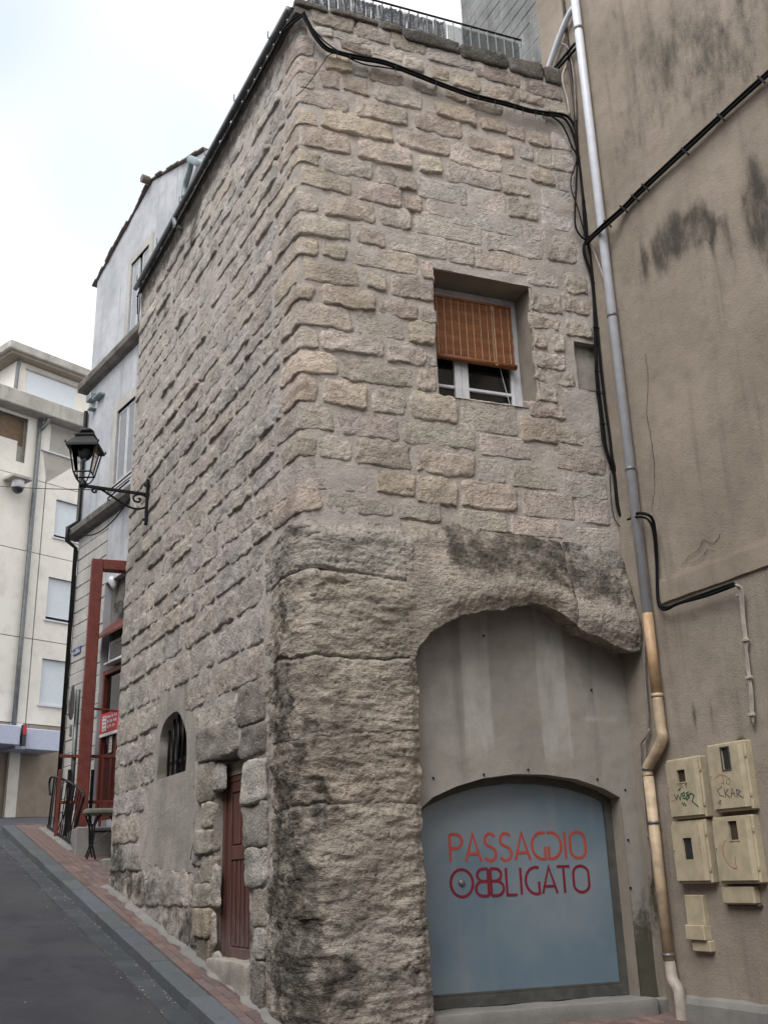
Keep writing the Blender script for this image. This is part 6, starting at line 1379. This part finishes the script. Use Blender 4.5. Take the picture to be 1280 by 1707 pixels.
MB().tube(smoothline([sc(*q) for q in ((470, 845), (420, 835), (380, 845), (365, 875), (380, 905), (408, 912), (422, 893), (405, 882))], 5), .015, 8).build('scroll', 'iron_black', ln, True)
base = A_(AL, .02); sx, sy = (nL + dL) / math.sqrt(2), (dL - nL) / math.sqrt(2)
sx, sy = H2(*(nL * math.cos(.45) + dL * math.sin(.45))[:2]), H2(*(dL * math.cos(.45) - nL * math.sin(.45))[:2])
K = 1.0; zb0, zb1, zb2, zb3 = .16, .56, .74, .80
rb, rt, re, rc = .125, .195, .235, .10
def ring(r, z): return [base + sx * r * a + sy * r * b + V * z for a, b in ((1, 1), (-1, 1), (-1, -1), (1, -1))]
MB().lathe(base, (0, 0, 1), [(-.05, 0), (-.05, .05), (0, .06), (.04, .045), (.07, .02), (.07, 0)], 12).build('socket', 'iron_black', ln, True)
q0, q1 = ring(rb, zb0), ring(rt, zb1)
for i in range(4):
    MB().tube([q0[i], q1[i]], .012, 6).build('corner_bar', 'iron_black', ln); MB().tube([q0[i], q0[(i + 1) % 4]], .013, 6).build('bottom_bar', 'iron_black', ln); MB().tube([q1[i], q1[(i + 1) % 4]], .014, 6).build('top_bar', 'iron_black', ln)
    MB().tube(smoothline([base + V * .03, base * .45 + q0[i] * .55 + V * -.05, q0[i]], 4), .010, 6).build('cradle_arm', 'iron_black', ln, True)
    a, b_ = (q0[i] + q1[i]) / 2, (q0[(i + 1) % 4] + q1[(i + 1) % 4]) / 2
e0, e1, e2 = ring(re, zb1 - .005), ring(rc + .03, zb2), ring(rc + .03, zb2 + .015)
rf = MB(); rf.add(ring(re, zb1 - .02) + ring(re, zb1 + .015) + ring(rc + .02, zb2) + ring(rc + .045, zb2) + ring(rc + .045, zb2 + .025) + ring(.0001, zb2 + .05), [(4 * j + i, 4 * j + (i + 1) % 4, 4 * j + 4 + (i + 1) % 4, 4 * j + 4 + i) for j in range(5) for i in range(4)] + [(3, 2, 1, 0)]); rf.build('hood', 'iron_black', ln)
for i, p in enumerate(ring(re + .005, zb1 + .02)): MB().lathe(p, (0, 0, 1), [(0, 0), (0, .018), (.02, .012), (.05, .0)], 6).build('finial', 'iron_black', ln)
MB().lathe(base + V * (zb2 + .02), (0, 0, 1), [(0, .06), (.03, .06), (.05, .10), (.08, .115), (.11, .09), (.13, .02), (.13, 0)], 14).build('cap', 'iron_black', ln, True)
MB().lathe(base + V * (zb1 - .16), (0, 0, 1), [(0, 0), (0, .06), (.04, .09), (.13, .12), (.15, .12)], 14).build('lamp_reflector', 'grey_metal', ln, True)
MB().lathe(base + V * (zb1 - .20), (0, 0, 1), [(0, 0), (.02, .035), (.06, .04), (.10, .03)], 12).build('bulb', 'lamp_glass_white', ln, True)
for i in range(4):
    a = [q0[i] * .94 + q0[(i + 2) % 4] * .06 + V * .012, q0[(i + 1) % 4] * .94 + q0[(i + 3) % 4] * .06 + V * .012, q1[(i + 1) % 4] * .94 + q1[(i + 3) % 4] * .06 - V * .012, q1[i] * .94 + q1[(i + 2) % 4] * .06 - V * .012]; c = sum(ring(rb, .3)) / 4
    nrm_ = np.cross(a[1] - a[0], a[3] - a[0]); nrm_ = nrm_ / np.linalg.norm(nrm_) * .003
    MB().add(a + [p + nrm_ for p in a], [(0, 1, 2, 3), (7, 6, 5, 4), (0, 4, 5, 1), (1, 5, 6, 2), (2, 6, 7, 3), (3, 7, 4, 0)]).build('lamp_pane', 'lantern_glass', ln)

# ------------------------------------------------------------------ unseen houses added across the street and behind the viewer to shade the lane
def unseen_house(name, pl, u0, u1, z0, z1, dep, mat, label):
    g = thing(name, pl.at((u0 + u1) / 2, z0), label, 'house'); hs = []
    for fl in range(3):
        for k in range(int((u1 - u0) / 3.2)):
            a = u0 + 1.2 + k * 3.2; zb_ = z0 + 1.3 + fl * 3.3
            if zb_ + 1.7 < z1: hs.append([(a, zb_), (a + 1.05, zb_), (a + 1.05, zb_ + 1.65), (a, zb_ + 1.65)])
    MB().poly(pl, [(u0, z0 - 1), (u1, z0 - 1), (u1, z1), (u0, z1)], hs, -dep, 0).build('wall', mat, g)
    for h_ in hs:
        wd = MB().box(pl.at(h_[0][0], h_[0][1], -.25), pl.d * 1.05, pl.n * .02, V * 1.65).build('window', 'pane_glass', g); MB().box(pl.at(h_[0][0] - .1, h_[0][1] - .08, -.05), pl.d * 1.25, pl.n * .15, V * .08).build('sill', 'ashlar', wd)
    MB().box(pl.at(u0 - .3, z1, -dep - .3), pl.d * (u1 - u0 + .6), pl.n * (dep + .7), V * .25).build('eaves', 'roof_tile', g)
PO1 = Plane(street(-30, 10.0), dL, -nL); PO2 = Plane(street(-23, -8), nL, dL)
unseen_house('shade_house', PO1, 0, 46, float(ground(-10)), ZC + 8.6, 6, 'plaster_beige_clean', 'unseen plastered house added across the lane for its shade')
unseen_house('shade_house', PO2, 0, 17.5, float(ground(-23)), ZC + 8.6, 6, 'cream_render', 'unseen plastered house added downhill behind the viewer for its shade')
